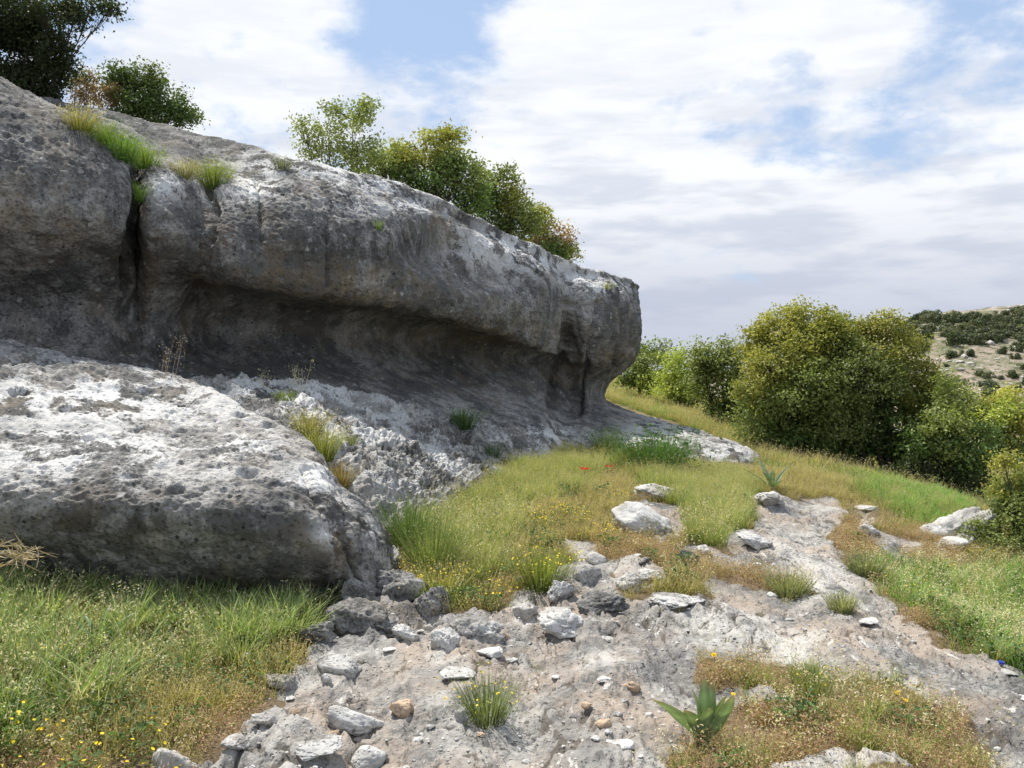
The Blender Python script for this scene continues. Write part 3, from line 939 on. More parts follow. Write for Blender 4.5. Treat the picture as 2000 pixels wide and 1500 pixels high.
B_BL = {'ochre': [(480, 1115, 60, 40), (150, 1010, 60, 30), (502, 905, 14, 12), (640, 1060, 60, 80), (560, 1150, 80, 40), (60, 1150, 80, 40)],
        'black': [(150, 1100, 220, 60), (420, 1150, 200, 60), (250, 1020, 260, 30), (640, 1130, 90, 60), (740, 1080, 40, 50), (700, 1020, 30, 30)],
        'pale': [(150, 880, 260, 60), (200, 780, 340, 70), (450, 860, 110, 60), (620, 930, 60, 40), (660, 1020, 40, 50), (640, 1050, 30, 30), (720, 1040, 16, 30)]}  # white crust on top, whitened further to put sunlight into the colour
B_CR = [([(160, 750), (250, 770)], 8, 0.03), ([(590, 925), (620, 985), (655, 1060)], 5, 0.05), ([(640, 1000), (690, 1090), (700, 1150)], 6, 0.06)]
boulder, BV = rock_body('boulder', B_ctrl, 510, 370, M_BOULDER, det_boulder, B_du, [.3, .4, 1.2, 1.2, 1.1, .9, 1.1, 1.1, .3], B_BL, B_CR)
tag(boulder, 'huge rounded boulder at left, pitted white top in sun and dark grey front in shade', 'boulder')

# karst slope between boulder and cliff
C_ST = [
    (250, [(775, 8.6), (800, 8.3), (830, 8.0), (870, 7.7), (960, 7.4)]),
    (350, [(752, 8.5), (785, 8.1), (820, 7.7), (860, 7.4), (950, 7.1)]),
    (400, [(744, 8.5), (775, 8.1), (805, 7.7), (855, 7.35), (950, 7.05)]),
    (460, [(745, 8.55), (775, 8.1), (805, 7.6), (855, 7.2), (950, 6.9)]),
    (560, [(750, 8.8), (790, 8.1), (835, 7.4), (890, 6.9), (1000, 6.6)]),
    (640, [(768, 9.1), (815, 8.3), (870, 7.5), (940, 6.9), (1070, 6.4)]),
    (720, [(780, 9.5), (835, 8.6), (895, 7.8), (965, 7.1), (1090, 6.5)]),
    (780, [(792, 9.8), (845, 9.0), (900, 8.2), (960, 7.6), (1030, 7.1)]),
    (830, [(802, 10.1), (850, 9.4), (900, 8.7), (955, 8.1), (1005, 7.6)]),
    (880, [(818, 10.4), (860, 9.7), (902, 9.1), (945, 8.5), (980, 8.1)]),
    (935, [(852, 10.7), (875, 10.2), (900, 9.7), (925, 9.3), (950, 8.9)]),
    (985, [(888, 11.0), (900, 10.7), (912, 10.4), (925, 10.1), (940, 9.8)]),
    (1040, [(925, 11.0), (930, 10.9), (935, 10.8), (940, 10.7), (950, 10.5)])]
C_ctrl = []
for px, rows in C_ST:
    pts = col_pts(px, rows)
    c = pts[0]
    C_ctrl.append([c + np.array([-.1, .9, -.9]), c + np.array([-.05, .4, -.18])] + pts + [pts[-1] + np.array([.1, -.25, -.5])])


def det_karst(V, px, py, N):
    S = V * np.array([1.3, 0.6, 1.0])
    a = sstep(350, 420, px)
    d = 0.04 + 0.09 * fbm(V, 1.6, 3, 35) + 0.11 * fbm(S, 3.4, 5, 36, ridged=True, gain=0.6) + 0.045 * fbm(S, 12, 4, 37, ridged=True, gain=0.6) + 0.016 * fbm(V, 36, 2, 38)
    d -= 0.09 * pits(V, 4.5, 39, 0.36, 0.5) + 0.05 * pits(V, 10, 40, 0.4, 0.5) + 0.022 * pits(V, 22, 42, 0.42, 0.5)
    return d


C_BL = {'ochre': [(640, 1000, 30, 60)], 'black': [(850, 850, 60, 30), (910, 870, 50, 30), (780, 900, 60, 60), (690, 900, 30, 60), (820, 950, 70, 30), (480, 785, 60, 12), (900, 820, 60, 20)],
        'pale': [(500, 770, 120, 40), (600, 790, 130, 60), (720, 850, 120, 80), (820, 900, 110, 70), (680, 960, 30, 60), (740, 870, 60, 60)]}  # karst slope whitened: strong sunlight put into the colour
karst, CV = rock_body('karst_rock', C_ctrl, 400, 280, M_KARST, det_karst, None, [.3, .4, 1.2, 1.2, 1.2, 1.2, .4], C_BL,
                      [([(560, 825), (600, 870), (650, 960), (680, 1010)], 10, 0.12)])
tag(karst, 'rough karst rock slope between the rounded boulder and the cliff, riddled with small black pits', 'rock')

# ------------------------------------------------------------------ single stones
import bmesh


def ico(sub):
    bm = bmesh.new()
    bmesh.ops.create_icosphere(bm, subdivisions=sub, radius=1)
    V = np.array([v.co[:] for v in bm.verts])
    Fc = np.array([[v.index for v in f.verts] for f in bm.faces])
    bm.free()
    return V, Fc


ICO = {s: ico(s) for s in (1, 2, 4, 5, 6)}


def stone_mesh(name, size, seed, mat, sub=4, style='block'):
    r = np.random.default_rng(seed)
    V, Fc = ICO[sub]
    n = {'block': 11, 'round': 26, 'jagged': 9, 'flat': 12}[style]
    D = r.normal(size=(n, 3)); D /= np.linalg.norm(D, axis=1, keepdims=True)
    off = r.uniform(0.62, 1.0, n)
    proj = V @ D.T
    rad = np.where(proj > 0.15, off[None] / np.maximum(proj, 0.15), 9)
    k = {'block': 14, 'round': 6, 'jagged': 16, 'flat': 12}[style]
    rr = -np.log(np.exp(-k * np.minimum(rad, 2.0)).sum(1)) / k
    rr = np.clip(rr, 0.4, 1.25)
    P = V * rr[:, None]
    so = seed * 3.7
    amp = {'block': .22, 'round': .12, 'jagged': .44, 'flat': .20}[style]
    d = amp * fbm(P + so, 1.5, 5, seed) + amp * 0.45 * fbm(P + so, 4.5, 4, seed + 5, ridged=style == 'jagged')
    if style in ('jagged', 'block'):
        d -= (0.26 if style == 'jagged' else 0.10) * pits(P + so, 2.2, seed, 0.42, 0.6) + 0.07 * pits(P + so, 6, seed + 1, 0.42, 0.55)
    P = P + V * d[:, None]
    P -= (P.max(0) + P.min(0)) / 2
    P /= (P.max(0) - P.min(0)) / 2
    P = P * (np.array(size) / 2)
    z0 = np.zeros(len(P))
    return make_mesh(name, P, Fc, mat, attrs={'ochre': z0, 'black': z0, 'pale': np.full(len(P), 0.45 if mat is not M_STONE_D else 0.0)})


ST = {'p': M_STONE, 'w': M_STONE_W, 't': M_STONE_T, 'd': M_STONE_D}
# px, bottom py, width px, height px, tilt, style, material, label
STONES = [
    (330, 1512, 100, 84, 10, 'block', 'w', 'pale cracked rock at the bottom edge in the yellow flowered grass'),
    (690, 1440, 118, 66, -18, 'block', 'w', 'largest white rock lying on the bare pavement left of the small green tuft'),
    (717, 1508, 74, 58, 6, 'round', 'p', 'round grey blotched stone below the large white rock at the bottom edge'),
    (782, 1402, 50, 46, 0, 'jagged', 't', 'brown crumbly pitted stone standing on grey pavement'),
    (903, 1412, 30, 38, 30, 'block', 'w', 'cream stone leaning on the left foot of the green tuft'),
    (456, 1474, 58, 30, 0, 'block', 'p', 'flat topped stone in dark hollow near the bottom edge'),
    (536, 1348, 74, 46, 4, 'block', 'p', 'pale peaked rock at the edge of the shaded grass'),
    (512, 1424, 54, 30, -6, 'block', 'w', 'white rock chunk beside the rusty herbs at lower left'),
    (655, 1315, 80, 50, 5, 'round', 'p', 'smooth grey rock in the boulder shade'),
    (693, 1308, 26, 14, 0, 'round', 'w', 'small white oval stone beside the smooth grey shaded rock'),
    (760, 1277, 30, 12, 8, 'flat', 'w', 'small bone-like white stone at the foot of the shaded rubble'),
    (868, 1268, 62, 54, 8, 'jagged', 'w', 'pointed white rock with grey base at the edge of the shade'),
    (925, 1238, 128, 76, -4, 'jagged', 'p', 'large nodular rock in two lumps below the yellow flowered bank'),
    (956, 1288, 54, 26, 0, 'flat', 'w', 'bright white flat stone below the large nodular rock'),
    (893, 1330, 74, 28, -10, 'flat', 'w', 'bright white low slab above the green tuft'),
    (1028, 1212, 66, 46, -10, 'jagged', 'w', 'pale wedge rock right of the large nodular rock'),
    (1110, 1245, 120, 60, -8, 'jagged', 'w', 'broad white pitted rock in front of the jumbled grey rocks'),
    (1180, 1196, 110, 52, 4, 'jagged', 'd', 'dark grey pitted rock in the middle of the jumble'),
    (1096, 1168, 60, 48, 20, 'jagged', 'p', 'upright grey rock at the head of the jumble beside the flowered bush'),
    (1144, 1138, 66, 44, 0, 'round', 'p', 'rounded pale boulder in dry herbs above the jumble'),
    (1168, 1100, 42, 28, 0, 'round', 'p', 'small round boulder resting behind the rounded pale one'),
    (1232, 1158, 56, 52, 12, 'jagged', 'w', 'jagged white rock in golden herbs right of the jumble'),
    (1272, 1138, 54, 26, -4, 'jagged', 'p', 'low dark topped rock behind the jagged white one'),
    (1258, 1048, 136, 72, -22, 'block', 'w', 'big diagonal white boulder in the middle of the dry herbs'),
    (1294, 978, 112, 44, -8, 'jagged', 'w', 'long low white boulder behind the big diagonal one'),
    (1005, 1062, 32, 20, 0, 'block', 'w', 'small white stone in tall grass above the flowered bush'),
    (1012, 1006, 62, 20, -12, 'jagged', 'w', 'white rock half buried in the upper green grass'),
    (1014, 1142, 24, 22, 0, 'block', 'p', 'small grey stone at the left foot of the flowered bush'),
    (1350, 1108, 60, 44, -28, 'jagged', 'd', 'dark jagged rock rib between dry herbs and green grass'),
    (1377, 1086, 30, 20, 0, 'block', 'w', 'small white stone right of the dark jagged rib'),
    (1234, 1350, 42, 26, -6, 'jagged', 't', 'orange brown lumpy stone in the middle of the pavement'),
    (1180, 1423, 34, 22, 0, 'block', 't', 'tan squared stone near the bottom of the pavement'),
    (1206, 1400, 24, 13, 0, 'round', 'p', 'small grey rounded stone just above the tan squared stone'),
    (1146, 1402, 22, 15, 0, 'block', 't', 'small crumbly tan stone left of the rounded grey one'),
    (1303, 1391, 30, 16, 0, 'flat', 'd', 'dark flat stone left of the broad leaved plant'),
    (1268, 1398, 18, 10, 0, 'block', 'p', 'small pale stone between the orange stone and the dark flat stone'),
    (1905, 1068, 170, 92, 28, 'jagged', 'w', 'big white boulder beside the right hand shrub'),
    (1826, 1056, 58, 36, 6, 'round', 'w', 'rounded white rock left of the big white boulder'),
    (1862, 1078, 78, 36, 0, 'round', 'w', 'low rounded white rock in front of the big white boulder'),
    (1974, 1320, 34, 15, 0, 'flat', 'w', 'flat white stone next to the blue bottle cap'),
    (1322, 840, 50, 15, -4, 'flat', 'w', 'pale flat rock where the cliff foot meets the far path'),
    (1206, 802, 22, 10, 0, 'block', 'w', 'small white stone by the neck of the cliff end'),
    (1310, 795, 24, 8, 0, 'flat', 'w', 'distant pale stone in the upper meadow'),
    (1537, 905, 15, 10, 0, 'round', 't', 'small tan stone alone on the grassy path'),
    (1508, 988, 58, 28, 0, 'jagged', 'p', 'grey jagged rock just below the strap leaved plant'),
    (1478, 1074, 76, 34, -10, 'jagged', 'w', 'pale jagged rock at the upper end of the long slab'),
    (1698, 1000, 54, 16, -14, 'flat', 'w', 'thin white rock in rusty herbs near the green grass'),
    (1702, 1042, 44, 24, -16, 'jagged', 'p', 'pale broken rock at the foot of the path slab'),
    (1480, 1112, 18, 9, 0, 'round', 'w', 'white pebble on the rim of the golden herbs'),
    (1510, 1168, 22, 10, 0, 'round', 'w', 'white oval pebble below the grey green herb'),
    (1540, 1176, 24, 12, -14, 'round', 'p', 'grey oval pebble right of the white oval one'),
    (1710, 1300, 22, 12, 0, 'flat', 'd', 'dark flat stone chip on the sunlit slab'),
    (1786, 1342, 24, 9, -8, 'flat', 'w', 'white chip near the lower edge of the slab'),
    (1700, 1225, 44, 12, -14, 'flat', 'p', 'thin grey ledge stone on the rim above the green meadow'),
    (1325, 1195, 130, 30, -3, 'jagged', 'p', 'long low pitted rock bordering the golden herbs'),
    (1010, 1250, 60, 20, -8, 'flat', 'p', 'thin grey slab lying between two white rocks'),
    (1190, 1255, 70, 22, -10, 'jagged', 'p', 'low rough grey rock at the front of the jumble'),
    (1180, 1330, 30, 10, -8, 'flat', 'w', 'thin white flake near the orange stone'),
    (1085, 1330, 18, 8, 0, 'block', 'w', 'tiny white block on the open pavement'),
    (770, 1170, 130, 110, 22, 'jagged', 'd', 'biggest dark rugged rock at the right foot of the rounded boulder'),
    (690, 1235, 130, 84, -8, 'jagged', 'd', 'broad dark rugged rock in front of the rounded boulder'),
    (842, 1205, 84, 74, 0, 'jagged', 'd', 'dark rugged rock touching the golden weed'),
    (612, 1252, 80, 50, 6, 'jagged', 'd', 'low dark rugged rock at the left end of the rubble'),
    (752, 1130, 66, 80, 14, 'jagged', 'd', 'tall dark rock wedged against the right end of the rounded boulder'),
    (700, 1180, 76, 60, -10, 'jagged', 'd', 'dark knobbly rock under the right end of the rounded boulder'),
    (806, 1176, 56, 60, 8, 'jagged', 'd', 'dark blocky rock at the foot of the green bank'),
    (742, 1232, 110, 50, -10, 'jagged', 'd', 'large dark slab in the shaded rubble'),
    (790, 1252, 70, 38, -14, 'jagged', 'p', 'grey pitted rock at the outer edge of the shaded rubble'),
    (660, 1200, 44, 40, 6, 'jagged', 'd', 'dark stone at the end of the shaded grass under the boulder'),
    (722, 1158, 24, 30, 10, 'round', 'p', 'small egg shaped grey stone in a cleft of the rubble'),
    (262, 1222, 52, 42, 10, 'jagged', 'p', 'grey pointed stone in the grass at the boulder foot'),
    (300, 1218, 34, 46, -14, 'block', 'p', 'upright pale stone right of the pointed one at the boulder foot'),
    (474, 1304, 24, 40, -20, 'block', 'p', 'narrow slanting stone in the shaded grass'),
    (636, 1336, 22, 24, 0, 'round', 'p', 'round grey stone left of the smooth shaded rock'),
    (650, 1440, 24, 16, 18, 'round', 't', 'pinkish pebble tucked under the largest white rock'),
    (1012, 1440, 14, 8, 0, 'round', 'w', 'white pebble at the right foot of the green tuft'),
    (940, 1440, 18, 12, 0, 'block', 't', 'tan pebble in front of the green tuft'),
    (575, 1400, 22, 14, 0, 'block', 't', 'pinkish stone near the dry straw on the pavement'),
    (1220, 1465, 50, 14, -4, 'flat', 'w', 'flat white flake near the bottom centre'),
    (1690, 1118, 40, 14, -8, 'flat', 'p', 'flat rock plate beside the rusty herbs'),
    (1835, 1132, 30, 7, 0, 'flat', 'w', 'pale flat stone in the bright green meadow'),
    (1260, 1100, 24, 14, 0, 'block', 'd', 'small dark stone in the rusty herbs'),
    (600, 1480, 120, 46, -6, 'flat', 'p', 'broad low grey slab in the bottom left corner of the pavement'),
    (1000, 1300, 26, 10, 0, 'flat', 'p', 'slim grey chip below the bright white flat stone'),
    (985, 1248, 24, 22, 0, 'block', 't', 'small tan stone in the shadow of the nodular rock'),
]
for i, (px, py, wpx, hpx, tilt, style, mt, label) in enumerate(STONES):
    g = hit(px, py)
    s = g[1] / F
    wd = wpx * s
    dp = wd * (0.75 if style != 'flat' else 0.9)
    hh = max(hpx * s - dp * 0.28 * (CZ - g[2]) / g[1] * 2, hpx * s * 0.55, wd * 0.16)
    if style == 'flat': hh = max(hh * 0.8, wd * .16)
    sub = 5 if wpx > 50 else 4
    me = stone_mesh('stone', (wd, dp, hh * 1.25), 300 + i, ST[mt], sub if wpx > 18 else 4, style)
    y0 = g[1] + dp * 0.35
    z0 = float(gnd(np.array([g[0]]), np.array([y0]))[0])
    z0 = min(z0, g[2] + 0.03)
    if style == 'flat': tilt = 0
    o = link('boulder' if wpx > 100 else 'stone', me, loc=(g[0], y0, z0 + hh * (0.08 if style == 'flat' else 0.15)), rot=(0, R(-tilt), 0))
    tag(o, label, 'boulder' if wpx > 100 else 'stone')

# ------------------------------------------------------------------ leaf and blade builders


class Veg:
    """collects little polygons with colours into one mesh"""
    def __init__(self):
        self.V, self.T, self.Q, self.C, self.n = [], [], [], [], 0

    def add(self, V, T=None, Q=None, C=None):
        V = np.asarray(V, float).reshape(-1, 3)
        if T is not None and len(T): self.T.append(np.asarray(T) + self.n)
        if Q is not None and len(Q): self.Q.append(np.asarray(Q) + self.n)
        self.V.append(V)
        C = np.asarray(C, float)
        if C.ndim == 1: C = np.tile(C, (len(V), 1))
        self.C.append(C)
        self.n += len(V)

    def mesh(self, name, mat, smooth=False):
        fl = []
        if self.T: fl.append(np.concatenate(self.T))
        if self.Q: fl.append(np.concatenate(self.Q))
        return make_mesh(name, np.concatenate(self.V), fl, mat, smooth, color=np.concatenate(self.C))

    def blades(self, base, hgt, wid, azi, lean, curve, ca, cb, r, seg=3):
        """base (n,3); every blade bends towards azi"""
        n = len(base)
        d = np.stack([np.cos(azi), np.sin(azi), np.zeros(n)], 1)
        sd = np.stack([-np.sin(azi + r.uniform(-1, 1, n)), np.cos(azi), np.zeros(n)], 1)
        sd /= np.linalg.norm(sd, axis=1, keepdims=True) + 1e-9
        rows = []
        for k in range(seg):
            tq = k / seg
            hor = hgt * (lean * tq + curve * tq * tq)
            up = hgt * (tq * (1 - 0.35 * curve * tq))
            c = base + d * hor[:, None] + np.array([0, 0, 1]) * up[:, None]
            wv = sd * (wid * (1 - 0.55 * tq) / 2)[:, None]
            rows += [c - wv, c + wv]
        tip = base + d * (hgt * (lean + curve))[:, None] + np.array([0, 0, 1]) * (hgt * (1 - 0.35 * curve))[:, None]
        rows.append(tip)
        V = np.stack(rows, 1)
        nv = 2 * seg + 1
        o = np.arange(n)[:, None] * nv
        Q = []
        for k in range(seg - 1):
            Q.append(o + np.array([[2 * k, 2 * k + 1, 2 * k + 3, 2 * k + 2]]))
        T = o + np.array([[2 * seg - 2, 2 * seg - 1, 2 * seg]])
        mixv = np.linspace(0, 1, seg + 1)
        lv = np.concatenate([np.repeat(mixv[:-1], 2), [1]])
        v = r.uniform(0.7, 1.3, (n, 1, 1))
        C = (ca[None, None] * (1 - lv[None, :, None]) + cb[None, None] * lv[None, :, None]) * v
        self.add(V.reshape(-1, 3), T, np.concatenate(Q) if Q else None, C.reshape(-1, 3))
        return tip

    def leaves(self, P, N, size, C, r, aspect=0.55):
        """diamond leaves folded along the midrib"""
        n = len(P)
        a = r.normal(size=(n, 3))
        a -= N * (a * N).sum(1, keepdims=True)
        a /= np.linalg.norm(a, axis=1, keepdims=True) + 1e-9
        b = np.cross(N, a)
        s = size[:, None]
        v0 = P - a * s * .5
        v1 = P + b * s * aspect * .5 + N * s * .10
        v2 = P + a * s * .5
        v3 = P - b * s * aspect * .5 + N * s * .10
        V = np.stack([v0, v1, v2, v3], 1).reshape(-1, 3)
        o = np.arange(n)[:, None] * 4
        T = np.concatenate([o + np.array([[0, 1, 2]]), o + np.array([[0, 2, 3]])])
        self.add(V, T, None, np.repeat(C, 4, 0))

    def tube(self, pts, rad, c=(0.1, 0.09, 0.07), n=5):
        pts = np.asarray(pts, float)
        m = len(pts)
        tg = np.gradient(pts, axis=0)
        tg /= np.linalg.norm(tg, axis=1, keepdims=True) + 1e-9
        ref = np.array([0.3, 0.9, 0.1])
        s1 = np.cross(tg, ref); s1 /= np.linalg.norm(s1, axis=1, keepdims=True) + 1e-9
        s2 = np.cross(tg, s1)
        an = np.arange(n) / n * 2 * math.pi
        V = pts[:, None] + (s1[:, None] * np.cos(an)[None, :, None] + s2[:, None] * np.sin(an)[None, :, None]) * np.asarray(rad)[:, None, None]
        i = np.arange(m - 1)[:, None] * n + np.arange(n)[None]
        j = np.arange(m - 1)[:, None] * n + (np.arange(n)[None] + 1) % n
        Q = np.stack([i.ravel(), j.ravel(), (j + n).ravel(), (i + n).ravel()], 1)
        self.add(V.reshape(-1, 3), None, Q, c)


def A3(*c): return np.array(c, float)


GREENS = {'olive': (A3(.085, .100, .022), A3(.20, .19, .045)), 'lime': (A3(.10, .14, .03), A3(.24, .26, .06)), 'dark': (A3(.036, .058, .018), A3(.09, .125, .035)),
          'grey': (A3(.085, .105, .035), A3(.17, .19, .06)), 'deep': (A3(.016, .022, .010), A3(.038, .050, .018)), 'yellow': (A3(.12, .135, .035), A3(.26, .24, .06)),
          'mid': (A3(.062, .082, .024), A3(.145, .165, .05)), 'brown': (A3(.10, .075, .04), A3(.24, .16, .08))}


def tree(kind, label, cat, base, lumps, Y, pal, leaf=0.05, dens=1.0, trunks=2, seed=1, group=None, gap=0.0, spray=0.0, thick=0.07, depth=1.0):
    """lumps: (px, py, rx, ry, palette or None, depth offset) describe the crown; base (x, y, z)"""
    r = np.random.default_rng(seed)
    root = bpy.data.objects.new(kind, None)
    COL.objects.link(root)
    root.location = base
    tag(root, label, cat, group)
    b = np.array(base)
    crown, wood = Veg(), Veg()
    tops = []
    for (px, py, rx, ry, pl_, dy) in lumps:
        Yc = Y + dy
        c = at(px, py, Yc) - b
        ax = np.array([rx / F * Yc, (rx + ry) / 2 / F * Yc * depth, ry / F * Yc])
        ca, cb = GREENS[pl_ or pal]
        # twig clumps through the volume, most near the surface
        vol = ax.prod() ** (1 / 3)
        cr = max(leaf * 2.4, 0.17 * vol + 0.03)
        want = dens * 3.3 * math.pi * ax[0] * ax[2] / (leaf * leaf * 0.26)
        per = int(np.clip(26 * (cr / (leaf * 2.4)) ** 2, 20, 90))
        ncl = int(np.clip(want / per, 12, 500))
        D = r.normal(size=(ncl, 3)); D /= np.linalg.norm(D, axis=1, keepdims=True)
        rad = r.uniform(0.45, 1.0, ncl) ** 0.6
        rad *= 1 + 0.22 * fbm(D * 2.1 + seed + px, 1.0, 3, seed) / 0.5
        if spray > 0:
            e = r.random(ncl) < spray
            rad[e] *= r.uniform(1.05, 1.35, e.sum())
        ns = 9
        S = r.normal(size=(ns, 3)); S /= np.linalg.norm(S, axis=1, keepdims=True)
        S *= r.uniform(.45, .72, (ns, 1)); sr = r.uniform(.30, .48, ns)
        w_ = r.integers(0, ns, ncl)
        cc = c + ax * np.where(r.random((ncl, 1)) < .78, S[w_] + D * rad[:, None] * sr[w_][:, None], D * rad[:, None] * .85)
        keep = fbm(cc + b, 1.1 / max(vol, .3), 3, seed + 9) > (-0.30 + gap)
        keep |= r.random(ncl) < 0.12
        cc, D2 = cc[keep], D[keep]
        tops.append((c, ax, cc))
        for q, dq in zip(cc, D2):
            k = int(r.uniform(0.5, 1.5) * per)
            off = r.normal(size=(k, 3)) * cr * np.array([.55, .55, .38])
            Pn = r.normal(size=(k, 3)) * 0.9 + np.array([0, 0, .75]) + dq * 0.5
            Pn /= np.linalg.norm(Pn, axis=1, keepdims=True)
            tint = r.random()
            mixf = np.clip(tint * 0.7 + r.random((k, 1)) * 0.5, 0, 1)
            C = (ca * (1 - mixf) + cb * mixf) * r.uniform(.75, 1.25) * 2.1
            crown.leaves(q + off, Pn, leaf * r.uniform(.6, 1.3, k), C, r)
    # trunks and limbs
    for k in range(trunks):
        a = k / trunks * 6.28 + r.uniform(0, 1)
        st = np.array([math.cos(a), math.sin(a), 0]) * thick * (1.5 if trunks > 1 else 0) + np.array([0, 0, -.15])
        mine = tops[k::trunks] or tops
        for c, ax, cc in mine:
            end = c + np.array([0, 0, ax[2] * .3])
            s0 = st
            if ax[2] < 0.17 * Y / 11 and len(tops) > 2:
                oc = [q_[0] for q_ in tops if q_[1][2] >= 0.17 * Y / 11]
                if oc: s0 = min(oc, key=lambda q_: np.linalg.norm(q_ - c))
            mid = s0 * .5 + end * .5 + np.array([r.uniform(-.15, .15), r.uniform(-.15, .15), abs(end[2]) * -.05]) * np.linalg.norm(end) * .4
            tt = np.linspace(0, 1, 8)[:, None]
            pts = (1 - tt) ** 2 * s0 + 2 * tt * (1 - tt) * mid + tt ** 2 * end
            wood.tube(pts, np.linspace(thick * (.7 if s0 is st else .25), thick * .12, 8), n=6)
            pick = r.choice(len(cc), min(len(cc), 16), replace=False) if len(cc) else []
            for j in pick:
                q = cc[j]
                s = pts[r.integers(3, 8)]
                mm = (s + q) / 2 + r.normal(size=3) * .08 * np.linalg.norm(q - s)
                bp = (1 - tt[::2]) ** 2 * s + 2 * tt[::2] * (1 - tt[::2]) * mm + tt[::2] ** 2 * q
                wood.tube(bp, np.linspace(thick * .14, thick * .04, len(bp)), n=4)
    link('crown', crown.mesh('crown', M_LEAF), root)
    link('trunk', wood.mesh('trunk', M_BARK, True), root)
    return root


def gp(px, Y, drop=0.0):
    x = (px - HX) / F * Y
    return (x, Y, float(gnd(np.array([x]), np.array([Y]), False)[0]) - drop)


# trees at the right
tree('oak_tree', 'large olive green bushy oak tree with a pointed top, left half of the big clump', 'tree', gp(1590, 15),
     [(1560, 690, 100, 85, None, 0), (1530, 640, 60, 50, 'yellow', .2), (1600, 640, 60, 48, 'olive', -.2), (1500, 740, 70, 70, None, -.3), (1600, 770, 110, 85, 'mid', -.4),
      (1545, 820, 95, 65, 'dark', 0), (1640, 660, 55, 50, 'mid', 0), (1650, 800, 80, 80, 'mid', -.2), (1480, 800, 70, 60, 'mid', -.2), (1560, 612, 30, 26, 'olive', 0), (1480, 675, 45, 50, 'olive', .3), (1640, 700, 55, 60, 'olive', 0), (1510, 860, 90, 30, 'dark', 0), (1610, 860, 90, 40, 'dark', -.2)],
     15, 'olive', leaf=.064, dens=1.1, trunks=3, seed=21, spray=.10, thick=.09)
tree('oak_tree', 'golden topped oak tree forming the right half of the big clump', 'tree', gp(1740, 14.6),
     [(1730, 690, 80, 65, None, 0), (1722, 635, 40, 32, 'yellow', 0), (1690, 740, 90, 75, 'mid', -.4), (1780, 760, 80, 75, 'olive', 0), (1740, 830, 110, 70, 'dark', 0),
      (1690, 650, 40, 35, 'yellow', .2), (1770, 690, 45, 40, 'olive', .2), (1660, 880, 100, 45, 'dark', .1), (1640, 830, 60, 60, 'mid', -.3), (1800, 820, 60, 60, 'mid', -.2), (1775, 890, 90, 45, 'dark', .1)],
     14.6, 'olive', leaf=.064, dens=1.1, trunks=3, seed=22, spray=.10, thick=.09)
tree('oak_tree', 'dark green low tree behind the big white boulder', 'tree', gp(1860, 13.2),
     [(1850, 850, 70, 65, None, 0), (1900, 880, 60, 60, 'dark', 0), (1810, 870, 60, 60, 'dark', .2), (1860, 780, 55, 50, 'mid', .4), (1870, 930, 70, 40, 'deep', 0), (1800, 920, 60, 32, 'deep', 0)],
     13.2, 'mid', leaf=.065, dens=1.1, trunks=2, seed=23)
tree('oak_tree', 'grey green tree between the big oak and the lime green bushes', 'tree', gp(1405, 20),
     [(1405, 700, 52, 55, None, 0), (1445, 720, 55, 60, 'grey', -.3), (1465, 780, 50, 60, 'mid', -.5), (1390, 770, 50, 50, 'mid', 0), (1440, 810, 55, 38, 'dark', -.5), (1370, 700, 26, 36, 'grey', 0)],
     20, 'grey', leaf=.085, dens=1.0, trunks=2, seed=24, spray=.1)
tree('shrub', 'lime green bush in the row left of the grey green tree', 'shrub', gp(1325, 24),
     [(1325, 710, 45, 40, 'lime', 0), (1350, 740, 45, 42, 'lime', -.5), (1300, 750, 40, 34, 'lime', 0), (1345, 778, 45, 26, 'mid', -.3)],
     24, 'lime', leaf=.10, dens=1.0, trunks=2, seed=25)
tree('shrub', 'yellow green bush nearest the end of the cliff', 'shrub', gp(1262, 25.5),
     [(1262, 715, 42, 38, 'mid', 0), (1235, 730, 36, 30, 'mid', 0), (1275, 745, 42, 26, 'lime', -.4), (1225, 745, 24, 18, 'dark', 0)],
     25.5, 'lime', leaf=.10, dens=1.0, trunks=2, seed=26)
tree('shrub', 'dark tree crown just peeping past the end of the cliff', 'shrub', gp(1235, 30),
     [(1240, 680, 26, 34, 'dark', 0), (1262, 690, 26, 26, 'mid', 0), (1290, 685, 28, 24, 'mid', 0)], 30, 'dark', leaf=.11, dens=1.0, trunks=1, seed=27)
tree('oak_tree', 'yellow green tree at the right picture edge below the hillside', 'tree', gp(1935, 19),
     [(1935, 810, 60, 45, 'lime', 0), (1980, 840, 60, 60, 'olive', 0), (1890, 790, 50, 40, 'olive', .5), (2040, 830, 60, 70, 'lime', 0), (1950, 880, 70, 50, 'mid', 0), (1985, 790, 40, 36, 'yellow', .4)],
     19, 'lime', leaf=.085, dens=1.0, trunks=2, seed=28)
tree('shrub', 'near shrub at the right edge with yellow tipped twigs beside the white boulder', 'shrub', gp(1985, 8.6),
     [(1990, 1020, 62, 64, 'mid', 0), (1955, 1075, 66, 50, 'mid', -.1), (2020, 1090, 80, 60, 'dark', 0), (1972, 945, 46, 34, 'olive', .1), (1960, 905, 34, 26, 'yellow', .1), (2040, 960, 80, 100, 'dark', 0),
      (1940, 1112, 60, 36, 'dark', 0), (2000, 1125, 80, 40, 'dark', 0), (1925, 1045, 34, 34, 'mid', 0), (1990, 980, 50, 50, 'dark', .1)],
     8.6, 'mid', leaf=.036, dens=.95, trunks=4, seed=29, spray=.15, thick=.025)
